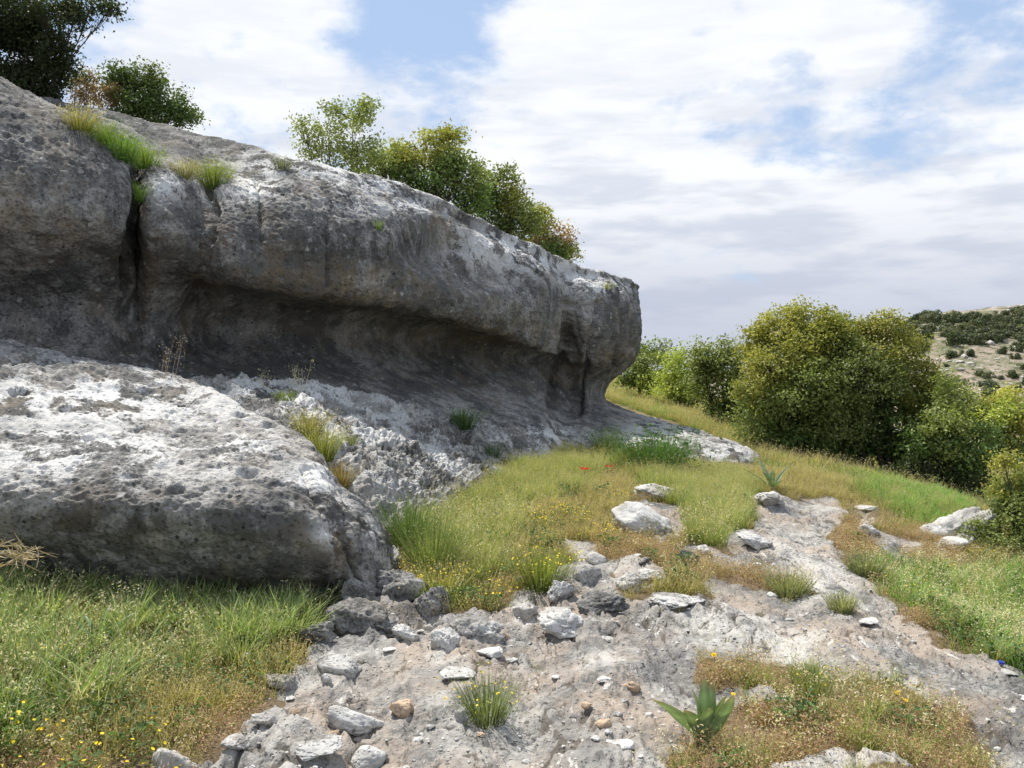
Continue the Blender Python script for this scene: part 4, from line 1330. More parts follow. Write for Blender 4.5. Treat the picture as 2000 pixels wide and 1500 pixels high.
# trees on top of the cliff
tree('oak_tree', 'dark evergreen tree filling the top left corner, its twigs hanging over the rock', 'tree', (-6.9, 11.2, 3.9),
     [(20, 110, 75, 60, None, 0), (-20, 20, 120, 80, None, 0), (75, 150, 45, 45, None, 0), (100, 20, 75, 22, None, -.5), (180, 10, 55, 14, None, -.6), (-120, 120, 130, 110, None, .3),
      (60, 60, 60, 40, None, -.2), (150, 40, 44, 20, None, -.6), (215, 20, 30, 18, None, -.6), (100, 90, 40, 60, None, -.2), (90, 160, 50, 44, 'deep', 0), (40, 190, 90, 30, 'deep', .2), (130, 120, 26, 40, 'deep', -.2), (0, 60, 90, 60, 'deep', -.2), (-60, -80, 200, 80, None, 0), (30, 175, 60, 25, 'deep', 0)],
     11.2, 'deep', leaf=.05, dens=1.25, trunks=2, seed=41, spray=.2, gap=0, thick=.035)
tree('shrub', 'dark green creeper covered shrub on the rock left of the open sky', 'shrub', (-5.4, 12.3, 3.7),
     [(270, 170, 60, 52, None, 0), (315, 190, 52, 48, None, 0), (352, 222, 38, 34, 'dark', 0), (330, 235, 60, 26, 'dark', 0), (225, 150, 34, 30, None, 0), (270, 215, 90, 30, 'dark', 0), (300, 150, 24, 20, 'mid', 0)],
     12.3, 'dark', leaf=.05, dens=1.0, trunks=3, seed=42, spray=.12, thick=.04)
tree('shrub', 'brownish twiggy bush between the dark tree and the creeper covered shrub', 'shrub', (-6.2, 12.0, 3.7),
     [(170, 175, 34, 40, 'brown', 0), (200, 190, 34, 30, 'brown', 0), (150, 150, 22, 26, 'dark', 0)], 12.0, 'brown', leaf=.035, dens=.8, trunks=4, seed=43, spray=.3, thick=.02, gap=.05)
tree('oak_tree', 'airy sapling with thin twigs standing alone above the rim of the cliff', 'tree', (-2.7, 13.2, 3.2),
     [(690, 235, 45, 50, None, 0), (640, 260, 38, 36, None, 0), (595, 255, 30, 32, None, 0), (700, 300, 70, 44, 'mid', 0), (650, 300, 60, 26, 'mid', 0), (650, 215, 22, 22, None, 0), (605, 290, 40, 18, None, 0), (720, 205, 18, 20, None, 0)],
     13.2, 'grey', leaf=.055, dens=.6, trunks=3, seed=44, spray=.25, gap=.05, thick=.03)
tree('oak_tree', 'dense olive green bush with a flat top in the middle of the rim', 'tree', (-1.5, 14.0, 3.0),
     [(810, 300, 65, 50, None, 0), (865, 290, 45, 48, None, 0), (760, 310, 45, 40, 'grey', 0), (850, 350, 90, 45, 'dark', 0), (900, 340, 50, 50, 'mid', 0), (800, 360, 60, 40, 'dark', 0), (925, 380, 45, 46, 'dark', .3), (880, 390, 60, 36, 'dark', .2), (740, 330, 50, 30, 'mid', 0), (880, 265, 26, 24, 'olive', 0)],
     14.0, 'olive', leaf=.065, dens=1.0, trunks=3, seed=45, spray=.10)
tree('oak_tree', 'rounded green bush on the rim right of the flat topped one', 'tree', (-.2, 15.2, 2.7),
     [(965, 365, 50, 45, None, 0), (1000, 395, 45, 40, 'olive', 0), (940, 400, 45, 40, 'dark', 0), (1010, 430, 60, 50, 'mid', 0), (985, 340, 30, 24, 'mid', 0), (960, 440, 60, 40, 'dark', 0)],
     15.2, 'mid', leaf=.065, dens=1.0, trunks=2, seed=46, spray=.12)
tree('shrub', 'low brownish green scrub tapering off at the right end of the rim', 'shrub', (.9, 16.2, 2.2),
     [(1055, 440, 38, 44, None, 0), (1085, 470, 38, 34, 'brown', 0), (1050, 500, 60, 30, 'dark', 0), (1110, 500, 26, 18, 'olive', 0), (1035, 415, 24, 28, 'mid', 0), (1050, 480, 50, 26, 'brown', 0), (1070, 490, 60, 26, 'dark', 0)],
     16.2, 'olive', leaf=.06, dens=1.0, trunks=3, seed=47, spray=.15, thick=.03)

# ------------------------------------------------------------------ far hillside bushes and stones
protos = []
for k in range(4):
    r = np.random.default_rng(60 + k)
    v = Veg()
    for _ in range(8):
        c = r.normal(size=3) * np.array([.45, .45, .18]) + np.array([0, 0, .45])
        n = 90
        D = r.normal(size=(n, 3)); D /= np.linalg.norm(D, axis=1, keepdims=True)
        ca, cb = (A3(.06, .08, .035), A3(.11, .13, .06)) if k < 3 else (A3(.10, .12, .05), A3(.17, .18, .08))
        mixf = r.random((n, 1))
        v.leaves(c + D * r.uniform(.25, .48, (n, 1)), D, np.full(n, .22), ca * (1 - mixf) + cb * mixf, r, .8)
    protos.append(v.mesh('bush_crown', M_LEAF))
r = np.random.default_rng(77)


def hill_hit(px, py):
    Y = np.linspace(80, 600, 900)
    X = (px - HX) / F * Y
    Z = CZ + (HY - py) / F * Y
    b = np.nonzero(Z < hill_z(X, Y))[0]
    if not len(b): return None
    i = b[0]
    return np.array([X[i], Y[i], Z[i]])


spots = []
for (px, py, s) in [(1958, 690, 26), (1985, 700, 20), (1985, 738, 30), (1878, 695, 14), (1850, 716, 14), (1940, 668, 22), (1900, 655, 30), (1860, 650, 30), (1975, 650, 34), (1935, 640, 34), (1995, 665, 26)]:
    spots.append((px, py, s))
for _ in range(560):
    px = r.uniform(1740, 2080); py = r.uniform(612, 800)
    lim = 668
    if py > lim and r.random() > 0.10: continue
    spots.append((px, py, r.uniform(14, 40)))
n_b = 0
for px, py, s in spots:
    q = hill_hit(px, py)
    if q is None or n_b > 285: continue
    k = s / F * q[1] * 0.5
    o = link('hill_bush', protos[n_b % 4], loc=(q[0], q[1], q[2] - k * .3), rot=(0, 0, r.uniform(0, 6.28)), scale=(k * r.uniform(.9, 1.3), k, k * r.uniform(.95, 1.4)))
    if py < 668:
        tag(o, 'dark green bush in the dense belt along the upper part of the far hillside', 'bush', 'bushes in the dense upper belt of the hillside')
    else:
        tag(o, 'single dark green bush on the bare stony lower slope of the far hillside', 'bush', 'bushes dotted over the lower hillside')
    n_b += 1
# skyline trees
for i, (px, py, s) in enumerate([(1905, 612, 22), (1930, 612, 14), (1958, 608, 18), (1985, 603, 24), (1830, 628, 10), (1808, 632, 9), (1860, 622, 10)]):
    q = hill_hit(px, py + 8)
    for dpy in range(0, 60, 3):
        if q is not None: break
        q = hill_hit(px, py + 8 + dpy)
    if q is None: continue
    k = s / F * q[1] * 0.55
    o = link('skyline_tree', protos[i % 3], loc=(q[0], q[1], q[2]), rot=(0, 0, i), scale=(k * 1.3, k, k))
    tag(o, 'dark tree crown standing on the skyline of the far hill', 'tree', 'trees along the hill skyline')

V1, F1 = ICO[1]


def many_stones(pts, sizes, seed, name, mat, flat=0.6):
    r = np.random.default_rng(seed)
    n = len(pts)
    vv = V1[None] * (1 + r.uniform(-.3, .3, (n, len(V1), 1)))
    sc = sizes[:, None] * np.stack([r.uniform(.7, 1.3, n), r.uniform(.7, 1.3, n), flat * r.uniform(.5, 1.2, n)], 1)
    an = r.uniform(0, 6.28, n)
    vv = vv * sc[:, None]
    x = vv[..., 0] * np.cos(an)[:, None] - vv[..., 1] * np.sin(an)[:, None]
    y = vv[..., 0] * np.sin(an)[:, None] + vv[..., 1] * np.cos(an)[:, None]
    vv = np.stack([x, y, vv[..., 2]], 2) + pts[:, None]
    Fc = (F1[None] + (np.arange(n) * len(V1))[:, None, None]).reshape(-1, 3)
    z = np.zeros(n * len(V1))
    return make_mesh(name, vv.reshape(-1, 3), Fc, mat, False, attrs={'pale': z + .6, 'ochre': z, 'black': z})


m_hs, t, p, out = new_mat('hill_stone')
pos = t.n.new('ShaderNodeNewGeometry').outputs['Position']
t.l.new(t.mix(t.noise(pos, 0.6, 4), (0.30, 0.28, 0.25), (0.58, 0.55, 0.50)), p.inputs['Base Color'])
n = 2600
xs = r.uniform(40, 260, n); ys = r.uniform(90, 420, n)
pt = np.stack([xs, ys, hill_z(xs, ys)], 1)
keep = fbm(pt, .03, 3, 5) > -.12
me = many_stones(pt[keep], r.uniform(.3, 1.2, keep.sum()), 5, 'hillside_stones', m_hs)
tag(link('hillside_stones', me), 'pale stones strewn over the far hillside', 'stones', kind='stuff')

# pebbles and chips on the pavement
n = 14000
ys = rng.uniform(2.6, 9.5, n); xs = rng.uniform(-.75, .75, n) * ys
z, mkk = gnd(xs, ys, True, True)
pr = mkk['rock'] * (0.25 + 0.75 * (fbm(np.stack([xs, ys, z], 1), 1.3, 3, 6) > 0.02)) + 0.03
keep = rng.random(n) < pr * 0.42
sz = rng.uniform(.003, .011, n) * (1 + 1.6 * (rng.random(n) < .08))
me = many_stones(np.stack([xs, ys, z + sz * .2], 1)[keep], sz[keep], 6, 'pebbles', M_STONE, .5)
tag(link('pebbles', me), 'loose pebbles and chips scattered over the bare pavement', 'pebbles', kind='stuff')

# ------------------------------------------------------------------ grass and herbs (stuff)
protocol = {}


def proto_set(key, builder, count=4):
    c = bpy.data.collections.new('proto_' + key)
    for k in range(count):
        v = Veg()
        builder(v, np.random.default_rng(hash_key(key) + k))
        o = bpy.data.objects.new(key + '_tuft', v.mesh(key, M_GRASS))
        c.objects.link(o)
    protocol[key] = c


def hash_key(s):
    return sum(ord(ch) * (i + 3) for i, ch in enumerate(s)) * 7


def ring(r, n, rad):
    a = r.uniform(0, 6.28, n); q = rad * np.sqrt(r.random(n))
    return np.stack([q * np.cos(a), q * np.sin(a), np.full(n, -.01)], 1), a


def seed_heads(v, tips, size, c, r, per=4):
    for k in range(per):
        N = r.normal(size=(len(tips), 3)); N /= np.linalg.norm(N, axis=1, keepdims=True)
        v.leaves(tips + r.normal(size=tips.shape) * size * .7 + A3(0, 0, -size * k * .5), N, np.full(len(tips), size), np.tile(c, (len(tips), 1)) * r.uniform(.7, 1.2, (len(tips), 1)), r, .4)


def b_green(v, r):
    n = 34
    b, a = ring(r, n, .07)
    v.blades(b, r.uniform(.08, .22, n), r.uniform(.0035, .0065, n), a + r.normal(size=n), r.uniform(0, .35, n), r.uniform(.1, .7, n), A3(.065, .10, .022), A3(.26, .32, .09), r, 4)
    n = 10
    b, a = ring(r, n, .07)
    t_ = v.blades(b, r.uniform(.15, .28, n), r.uniform(.002, .003, n), a, r.uniform(0, .3, n), r.uniform(0, .35, n), A3(.14, .16, .05), A3(.50, .44, .24), r, 3)
    seed_heads(v, t_, .013, A3(.42, .37, .20), r, 2)


def b_lush(v, r):
    n = 40
    b, a = ring(r, n, .08)
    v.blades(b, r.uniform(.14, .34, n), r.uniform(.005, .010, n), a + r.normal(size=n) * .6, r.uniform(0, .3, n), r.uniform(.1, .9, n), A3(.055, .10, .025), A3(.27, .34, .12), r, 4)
    n = 8
    b, a = ring(r, n, .08)
    v.blades(b, r.uniform(.14, .30, n), r.uniform(.003, .005, n), a, r.uniform(.1, .5, n), r.uniform(0, .6, n), A3(.30, .27, .15), A3(.55, .5, .33), r, 3)


def b_dry(v, r):
    n = 26
    b, a = ring(r, n, .07)
    t_ = v.blades(b, r.uniform(.06, .19, n), r.uniform(.002, .004, n), a + r.normal(size=n), r.uniform(0, .5, n), r.uniform(0, .5, n), A3(.17, .16, .05), A3(.50, .42, .20), r, 3)
    seed_heads(v, t_[::2], .012, A3(.50, .42, .26), r, 2)
    n = 40
    b, a = ring(r, n, .08)
    b[:, 2] = r.uniform(.01, .07, n)
    N = r.normal(size=(n, 3)) * .6 + A3(0, 0, 1); N /= np.linalg.norm(N, axis=1, keepdims=True)
    v.leaves(b, N, r.uniform(.010, .022, n), np.tile(A3(.19, .18, .055), (n, 1)) * r.uniform(.6, 1.4, (n, 1)), r, .45)


def b_red(v, r):
    n = 90
    b, a = ring(r, n, .08)
    b[:, 2] = r.uniform(.0, .09, n)
    N = r.normal(size=(n, 3)) * .8 + A3(0, 0, 1); N /= np.linalg.norm(N, axis=1, keepdims=True)
    c = np.where(r.random((n, 1)) < .45, A3(.40, .25, .17), A3(.34, .31, .14)) * r.uniform(.5, 1.25, (n, 1))
    v.leaves(b, N, r.uniform(.008, .018, n), c, r, .45)
    n = 12
    b, a = ring(r, n, .07)
    t_ = v.blades(b, r.uniform(.04, .10, n), r.uniform(.0015, .003, n), a, r.uniform(0, .5, n), r.uniform(0, .4, n), A3(.22, .14, .06), A3(.45, .32, .20), r, 2)
    seed_heads(v, t_, .010, A3(.48, .33, .24), r, 2)


def b_short(v, r):
    n = 46
    b, a = ring(r, n, .10)
    v.blades(b, r.uniform(.04, .12, n), r.uniform(.003, .005, n), a + r.normal(size=n), r.uniform(0, .5, n), r.uniform(0, .7, n), A3(.07, .13, .03), A3(.22, .35, .09), r, 3)


def disc(v, c, rad, col, r, n=6, tiltv=.4):
    N = r.normal(size=3) * tiltv + A3(0, -.3, 1); N /= np.linalg.norm(N)
    a = np.cross(N, A3(1, 0, .1)); a /= np.linalg.norm(a); b = np.cross(N, a)
    an = np.arange(n) / n * 6.283
    ringv = c + rad * (np.cos(an)[:, None] * a + np.sin(an)[:, None] * b) + N * rad * .25
    V = np.vstack([[c], ringv])
    T = [[0, 1 + k, 1 + (k + 1) % n] for k in range(n)]
    v.add(V, T, None, col)


def b_leafy(v, r):
    n = 70
    b, a = ring(r, n, .09)
    b[:, 2] = r.uniform(.02, .13, n)
    N = r.normal(size=(n, 3)) * .5 + A3(0, 0, 1); N /= np.linalg.norm(N, axis=1, keepdims=True)
    c = A3(.075, .125, .04) * r.uniform(.5, 1.5, (n, 1))
    v.leaves(b, N, r.uniform(.014, .032, n), c, r, .75)
    n = 14
    b, a = ring(r, n, .09)
    v.blades(b, r.uniform(.05, .16, n), r.uniform(.002, .003, n), a, r.uniform(0, .4, n), r.uniform(0, .4, n), A3(.08, .11, .03), A3(.14, .18, .06), r, 3)


def b_yellow(v, r):
    n = 7
    b, a = ring(r, n, .08)
    t_ = v.blades(b, r.uniform(.08, .17, n), r.uniform(.002, .003, n), a, r.uniform(0, .4, n), r.uniform(0, .3, n), A3(.09, .13, .03), A3(.16, .20, .05), r, 3)
    for q in t_:
        disc(v, q, r.uniform(.005, .0085), A3(.85, .62, .03), r)
    n = 40
    b, a = ring(r, n, .07)
    b[:, 2] = r.uniform(.01, .10, n)
    N = r.normal(size=(n, 3)); N /= np.linalg.norm(N, axis=1, keepdims=True)
    v.leaves(b, N, r.uniform(.010, .022, n), np.tile(A3(.10, .15, .04), (n, 1)) * r.uniform(.6, 1.4, (n, 1)), r, .4)


def b_oat(v, r):
    n = 9
    b, a = ring(r, n, .09)
    t_ = v.blades(b, r.uniform(.14, .30, n), r.uniform(.0015, .0025, n), a, r.uniform(0, .35, n), r.uniform(.1, .5, n), A3(.20, .20, .08), A3(.5, .43, .26), r, 4)
    seed_heads(v, t_, .020, A3(.62, .56, .40), r, 4)


for k_, f_ in (('green', b_green), ('lush', b_lush), ('dry', b_dry), ('red', b_red), ('short', b_short), ('yellow', b_yellow), ('oat', b_oat), ('leafy', b_leafy)):
    proto_set(k_, f_)


def scatter_tree(key):
    g = bpy.data.node_groups.new('scatter_' + key, 'GeometryNodeTree')
    g.interface.new_socket('Geometry', in_out='INPUT', socket_type='NodeSocketGeometry')
    g.interface.new_socket('Geometry', in_out='OUTPUT', socket_type='NodeSocketGeometry')
    N, L = g.nodes, g.links
    gi, go = N.new('NodeGroupInput'), N.new('NodeGroupOutput')
    ci = N.new('GeometryNodeCollectionInfo')
    ci.inputs['Collection'].default_value = protocol[key]
    ci.inputs['Separate Children'].default_value = True
    ci.inputs['Reset Children'].default_value = True
    ip = N.new('GeometryNodeInstanceOnPoints')
    ip.inputs['Pick Instance'].default_value = True
    def na(nm, ty):
        a = N.new('GeometryNodeInputNamedAttribute'); a.data_type = ty
        a.inputs['Name'].default_value = nm
        return a.outputs['Attribute']
    L.new(gi.outputs[0], ip.inputs['Points'])
    L.new(ci.outputs[0], ip.inputs['Instance'])
    L.new(na('pick', 'INT'), ip.inputs['Instance Index'])
    L.new(na('rot', 'FLOAT_VECTOR'), ip.inputs['Rotation'])
    L.new(na('size', 'FLOAT'), ip.inputs['Scale'])
    L.new(ip.outputs[0], go.inputs[0])
    return g


def scatter(name, key, P, size, label, cat, seed=0):
    r = np.random.default_rng(seed + 900)
    n = len(P)
    me = bpy.data.meshes.new(name)
    me.vertices.add(n)
    me.vertices.foreach_set('co', np.asarray(P, np.float32).ravel())
    a = me.attributes.new('pick', 'INT', 'POINT'); a.data.foreach_set('value', r.integers(0, 4, n).astype(np.int32))
    a = me.attributes.new('rot', 'FLOAT_VECTOR', 'POINT')
    rot = np.stack([r.normal(size=n) * .12, r.normal(size=n) * .12, r.uniform(0, 6.28, n)], 1).astype(np.float32)
    a.data.foreach_set('vector', rot.ravel())
    a = me.attributes.new('size', 'FLOAT', 'POINT'); a.data.foreach_set('value', np.asarray(size, np.float32))
    o = link(name, me)
    md = o.modifiers.new('scatter', 'NODES')
    md.node_group = scatter_tree(key)
    tag(o, label, cat, kind='stuff')
    return o


def sample(n, ymin, ymax, seed, lim=.78):
    r = np.random.default_rng(seed)
    y = np.sqrt(r.uniform(ymin ** 2, ymax ** 2, n))
    x = r.uniform(-lim, lim, n) * y
    z, mk_ = gnd(x, y, True, True)
    P = np.stack([x, y, z], 1)
    soil = (mk_['rock'] < .50) & (mk_['tongue'] < .5)
    return P, mk_, soil, r


def area(ymin, ymax, lim=.78):
    return lim * (ymax ** 2 - ymin ** 2)


# near and middle
def pick_pts(dens, ymin, ymax, seed, fn):
    n = int(dens * area(ymin, ymax))
    P, mk_, soil, r = sample(n, ymin, ymax, seed)
    px, py = to_px(P)
    pr = fn(mk_, soil, px, py, P)
    kp = (r.random(n) < pr) & (px > -260) & (px < 2260)
    q = P[kp]
    # nothing inside the rock bodies
    hid = ((q[:, 1] > 5.35) & (px[kp] < 690)) | ((q[:, 1] > 7.6 + 0.011 * (px[kp] - 760)) & (px[kp] < 1080) & (px[kp] > 690))
    tt = 0.82 * (q[:, 0] + 4.3) - 0.57 * (q[:, 1] - 7.2)
    hid |= (tt < -1.0) & (q[:, 1] < 19)
    return q[~hid], r


noise_g = lambda P, s, sd: fbm(P * np.array([1, 1, 0]), s, 3, sd)
jobs = []
P1, r1 = pick_pts(150, 2.6, 6.2, 1, lambda m, s, px, py, P: s * m['green'] * (px < 700) * np.clip(.45 + 2.2 * noise_g(P, 1.3, 3), .10, 1))
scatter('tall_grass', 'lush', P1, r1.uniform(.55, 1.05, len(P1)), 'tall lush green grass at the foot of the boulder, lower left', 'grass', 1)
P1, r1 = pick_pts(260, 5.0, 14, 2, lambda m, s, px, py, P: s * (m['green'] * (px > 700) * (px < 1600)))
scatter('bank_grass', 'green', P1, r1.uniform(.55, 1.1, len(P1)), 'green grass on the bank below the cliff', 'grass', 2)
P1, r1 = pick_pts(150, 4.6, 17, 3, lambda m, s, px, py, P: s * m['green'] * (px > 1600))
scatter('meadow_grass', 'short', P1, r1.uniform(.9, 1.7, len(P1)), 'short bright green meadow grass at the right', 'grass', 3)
P1, r1 = pick_pts(260, 2.6, 12, 4, lambda m, s, px, py, P: s * np.clip(.16 + .75 * m['gold'] + .40 * m['green'] - .2 * m['red'], 0, 1))
_m = gnd(P1[:, 0], P1[:, 1], True, True)[1]
scatter('dry_grass', 'dry', P1, r1.uniform(.6, 1.1, len(P1)) * (1 - .45 * _m['red']), 'golden dry grass and herbs among the rocks', 'dry grass', 4)
P1, r1 = pick_pts(45, 12, 34, 5, lambda m, s, px, py, P: s * (px > 1150) * np.clip(.9 - .2 * m['green'], 0, 1))
P1 = P1
scatter('far_meadow', 'dry', P1, r1.uniform(1.0, 1.9, len(P1)), 'pale yellow grass along the far path', 'grass', 5)
P1, r1 = pick_pts(30, 12, 34, 55, lambda m, s, px, py, P: s * (px > 1150) * (.55 + .4 * (noise_g(P, .5, 8) > 0)))
scatter('far_green_grass', 'short', P1, r1.uniform(1.0, 1.8, len(P1)), 'green grass tufts along the far path under the trees', 'grass', 55)
P1, r1 = pick_pts(330, 2.6, 11, 6, lambda m, s, px, py, P: s * np.clip(.14 + .6 * m['red'] - .3 * m['green'], 0, 1))
scatter('rusty_herbs', 'red', P1, r1.uniform(.6, 1.15, len(P1)), 'low rusty red herbs covering the soil between slabs', 'ground cover', 6)
P1, r1 = pick_pts(60, 2.6, 9, 7, lambda m, s, px, py, P: s * (1.0 * (noise_g(P, 1.2, 13) > .05) * np.clip(m['gold'] + .25 * m['green'] + .08, 0, 1)))
scatter('yellow_wildflowers', 'yellow', P1, r1.uniform(.6, 1.1, len(P1)), 'small yellow wildflowers sprinkled through the grass', 'wildflowers', 7)
P1, r1 = pick_pts(75, 2.6, 8, 8, lambda m, s, px, py, P: s * np.clip(.8 * m['green'] + .9 * m['red'] * (px > 1500) * (noise_g(P, 1.0, 3) > -.1) + .10, 0, 1))
scatter('wild_oats', 'oat', P1, r1.uniform(.5, .95, len(P1)), 'pale nodding wild oat stalks above the grass', 'wild oats', 8)

P1, r1 = pick_pts(120, 2.6, 5.2, 66, lambda m, s, px, py, P: s * (px > 1250) * (noise_g(P, 1.6, 21) > -.05) * (.3 + .5 * m['red']))
scatter('herb_strip_grass', 'green', P1, r1.uniform(.35, .75, len(P1)), 'green and straw grass growing through the rusty herbs in front', 'grass', 66)

P1, r1 = pick_pts(60, 2.6, 11, 68, lambda m, s, px, py, P: (~s) * np.clip(m.get('crack', 0), 0, 1) ** 2 * .30 * (m['tongue'] < .5))
scatter('crack_grass', 'dry', P1, r1.uniform(.2, .5, len(P1)), 'tiny dry weeds rooted in the cracks of the pavement', 'grass', 68)
P1, r1 = pick_pts(85, 2.6, 9, 67, lambda m, s, px, py, P: s * np.clip(m['green'] + .25 * m['gold'] + .15, 0, 1) * (noise_g(P, 1.9, 23) > .02))
scatter('broad_leaf_herbs', 'leafy', P1, r1.uniform(.5, 1.2, len(P1)), 'dark green small leaved herbs between the grass', 'ground cover', 67)

# ------------------------------------------------------------------ single plants


def on_rock(V, px, py, rad=6):
    x, y = to_px(V)
    k = np.nonzero((np.abs(x - px) < rad) & (np.abs(y - py) < rad))[0]
    if not len(k): return on_rock(V, px, py, rad * 2)
    return V[k[np.argmin(V[k, 1])]]


def plant(name, label, cat, loc, build, parts=None):
    v = Veg(); r = np.random.default_rng(abs(hash_key(label)) % 9999)
    build(v, r)
    o = link(name, v.mesh(name, M_GRASS), loc=tuple(loc))
    tag(o, label, cat)
    return o


def tuft_build(w_, h_, n, ca, cb, wid=.003, flowers=None, heads=None, leafy=0):
    def f(v, r):
        b, a = ring(r, n, w_ * .28)
        d = np.hypot(b[:, 0], b[:, 1]) / (w_ * .28)
        t_ = v.blades(b, h_ * r.uniform(.55, 1.05, n), np.full(n, wid) * r.uniform(.6, 1.3, n), a, d * r.uniform(.2, .7, n), r.uniform(0, .35, n), ca, cb, r, 4)
        if flowers is not None:
            for q in t_[:: max(1, int(n / flowers))]:
                disc(v, q * A3(.95, .95, .92), .006, A3(.85, .65, .05), r)
        if heads is not None: seed_heads(v, t_[::3], .014, heads, r, 3)
        if leafy:
            P = r.normal(size=(leafy, 3)) * A3(w_ * .26, w_ * .26, h_ * .25) + A3(0, 0, h_ * .4)
            N = r.normal(size=(leafy, 3)); N /= np.linalg.norm(N, axis=1, keepdims=True)
            v.leaves(P, N, r.uniform(.6, 1.4, leafy) * max(.014, w_ * .05), np.tile(cb, (leafy, 1)) * r.uniform(.5, 1.2, (leafy, 1)), r, .45)
    return f


g = hit(952, 1408)
plant('grass_tuft', 'rounded grey green tuft with yellow flower buds alone on the pavement', 'plant', g,
      tuft_build(.30, .21, 420, A3(.08, .10, .035), A3(.22, .27, .11), .003, flowers=26, leafy=160))
g = hit(990, 1408)
# bushes in the bank
for (px, py, wd, hg, n, ca, cb, fl, label) in [
    (1060, 1150, .42, .30, 350, A3(.06, .085, .02), A3(.20, .23, .06), 70, 'leafy bush full of yellow flowers above the jumbled rocks'),
    (1185, 893, .60, .50, 300, A3(.03, .05, .015), A3(.09, .13, .04), 0, 'dark green tuft at the foot of the cliff groove'),
    (1285, 922, 1.1, .62, 900, A3(.03, .06, .016), A3(.09, .16, .05), 0, 'dense dark green grass mound against the cliff foot'),
    (1235, 912, .7, .35, 300, A3(.04, .07, .02), A3(.10, .17, .05), 0, 'small green mound left of the dense dark one'),
    (1540, 1165, .36, .20, 420, A3(.12, .13, .06), A3(.26, .27, .14), 0, 'grey green herb standing in the strip between two slabs'),
    (1645, 1195, .24, .14, 320, A3(.12, .13, .06), A3(.27, .27, .15), 0, 'small grey green herb on the sunlit slab'),
    (1690, 1125, .32, .20, 420, A3(.10, .12, .06), A3(.22, .24, .12), 0, 'grey green herb at the tip of the long slab'),
    (1590, 1360, .30, .16, 160, A3(.10, .13, .04), A3(.22, .27, .09), 6, 'leafy green clump in the front herb strip'),
    (800, 1080, .42, .50, 420, A3(.04, .07, .02), A3(.13, .19, .06), 0, 'tall dark green grass in the cleft beside the boulder'),
    (845, 1130, .42, .50, 380, A3(.045, .075, .02), A3(.17, .21, .07), 0, 'tall green grass drooping over the foot of the bank'),
    (860, 1170, .36, .26, 260, A3(.12, .11, .03), A3(.34, .29, .09), 60, 'golden weed with yellow flowers beside the nodular rock')]:
    plant('herb_clump', label, 'plant', hit(px, py), tuft_build(wd, hg, n, ca, cb, .005, flowers=fl or None, leafy=n))

# plants growing on rock
for (V, px, py, wd, hg, n, ca, cb, fl, hd, label) in [
    (AV, 160, 250, .45, .28, 260, A3(.09, .09, .02), A3(.34, .29, .09), 0, 1, 'straw coloured weeds at the upper end of the green streak on the cliff'),
    (AV, 205, 272, .42, .28, 300, A3(.06, .10, .02), A3(.20, .26, .05), 0, None, 'fresh green weeds in the upper crevice of the cliff'),
    (AV, 245, 305, .42, .32, 420, A3(.05, .10, .02), A3(.17, .27, .05), 12, None, 'thick green weed hanging over the main crack of the cliff'),
    (AV, 280, 322, .38, .30, 340, A3(.06, .11, .02), A3(.22, .29, .06), 10, None, 'bright green weed right of the main crack of the cliff'),
    (AV, 272, 385, .20, .24, 140, A3(.04, .08, .02), A3(.12, .19, .05), 4, None, 'small green weed inside the main crack of the cliff'),
    (AV, 365, 338, .40, .22, 220, A3(.10, .10, .03), A3(.34, .30, .12), 0, 1, 'dry golden weeds behind the second bulge of the cliff'),
    (AV, 412, 368, .46, .36, 480, A3(.06, .09, .02), A3(.22, .25, .06), 30, None, 'green weed with yellow flowers in the second crack of the cliff'),
    (AV, 546, 322, .30, .20, 160, A3(.08, .09, .05), A3(.20, .21, .13), 0, None, 'small grey green cushion plant on the bare rim of the cliff'),
    (AV, 742, 440, .16, .14, 80, A3(.05, .09, .02), A3(.16, .22, .07), 0, None, 'tiny green plant in a hole of the cliff face'),
    (AV, 1190, 558, .45, .14, 120, A3(.10, .11, .04), A3(.24, .24, .10), 0, None, 'low tuft on top of the end lobe of the cliff'),
    (CV, 905, 828, .50, .30, 300, A3(.03, .06, .016), A3(.09, .15, .04), 0, None, 'dark green tuft on the cliff floor above the grass bank'),
    (CV, 965, 885, .34, .22, 120, A3(.03, .06, .02), A3(.10, .15, .05), 0, None, 'small dark tuft beside the end of the karst slope'),
    (CV, 605, 845, .34, .28, 300, A3(.10, .10, .03), A3(.36, .32, .12), 0, 1, 'yellowing weeds at the top of the crack behind the boulder'),
    (CV, 635, 890, .30, .34, 320, A3(.08, .10, .02), A3(.28, .28, .07), 0, 1, 'golden green weeds in the middle of the crack behind the boulder'),
    (CV, 660, 950, .20, .30, 220, A3(.10, .08, .03), A3(.30, .22, .09), 0, None, 'brownish weeds at the lower end of the crack behind the boulder'),
    (CV, 560, 775, .34, .12, 120, A3(.07, .10, .03), A3(.20, .24, .09), 0, None, 'low green weeds on the crest of the karst slope'),
    (CV, 690, 862, .20, .14, 90, A3(.08, .10, .03), A3(.24, .26, .10), 0, None, 'pale weeds on the karst slope right of the crack')]:
    plant('rock_weed', label, 'plant', on_rock(V, px, py) + A3(0, 0, -.02),
          tuft_build(wd, hg, n, ca, cb, .0045, flowers=fl or None, heads=A3(.55, .48, .3) if hd else None, leafy=n))

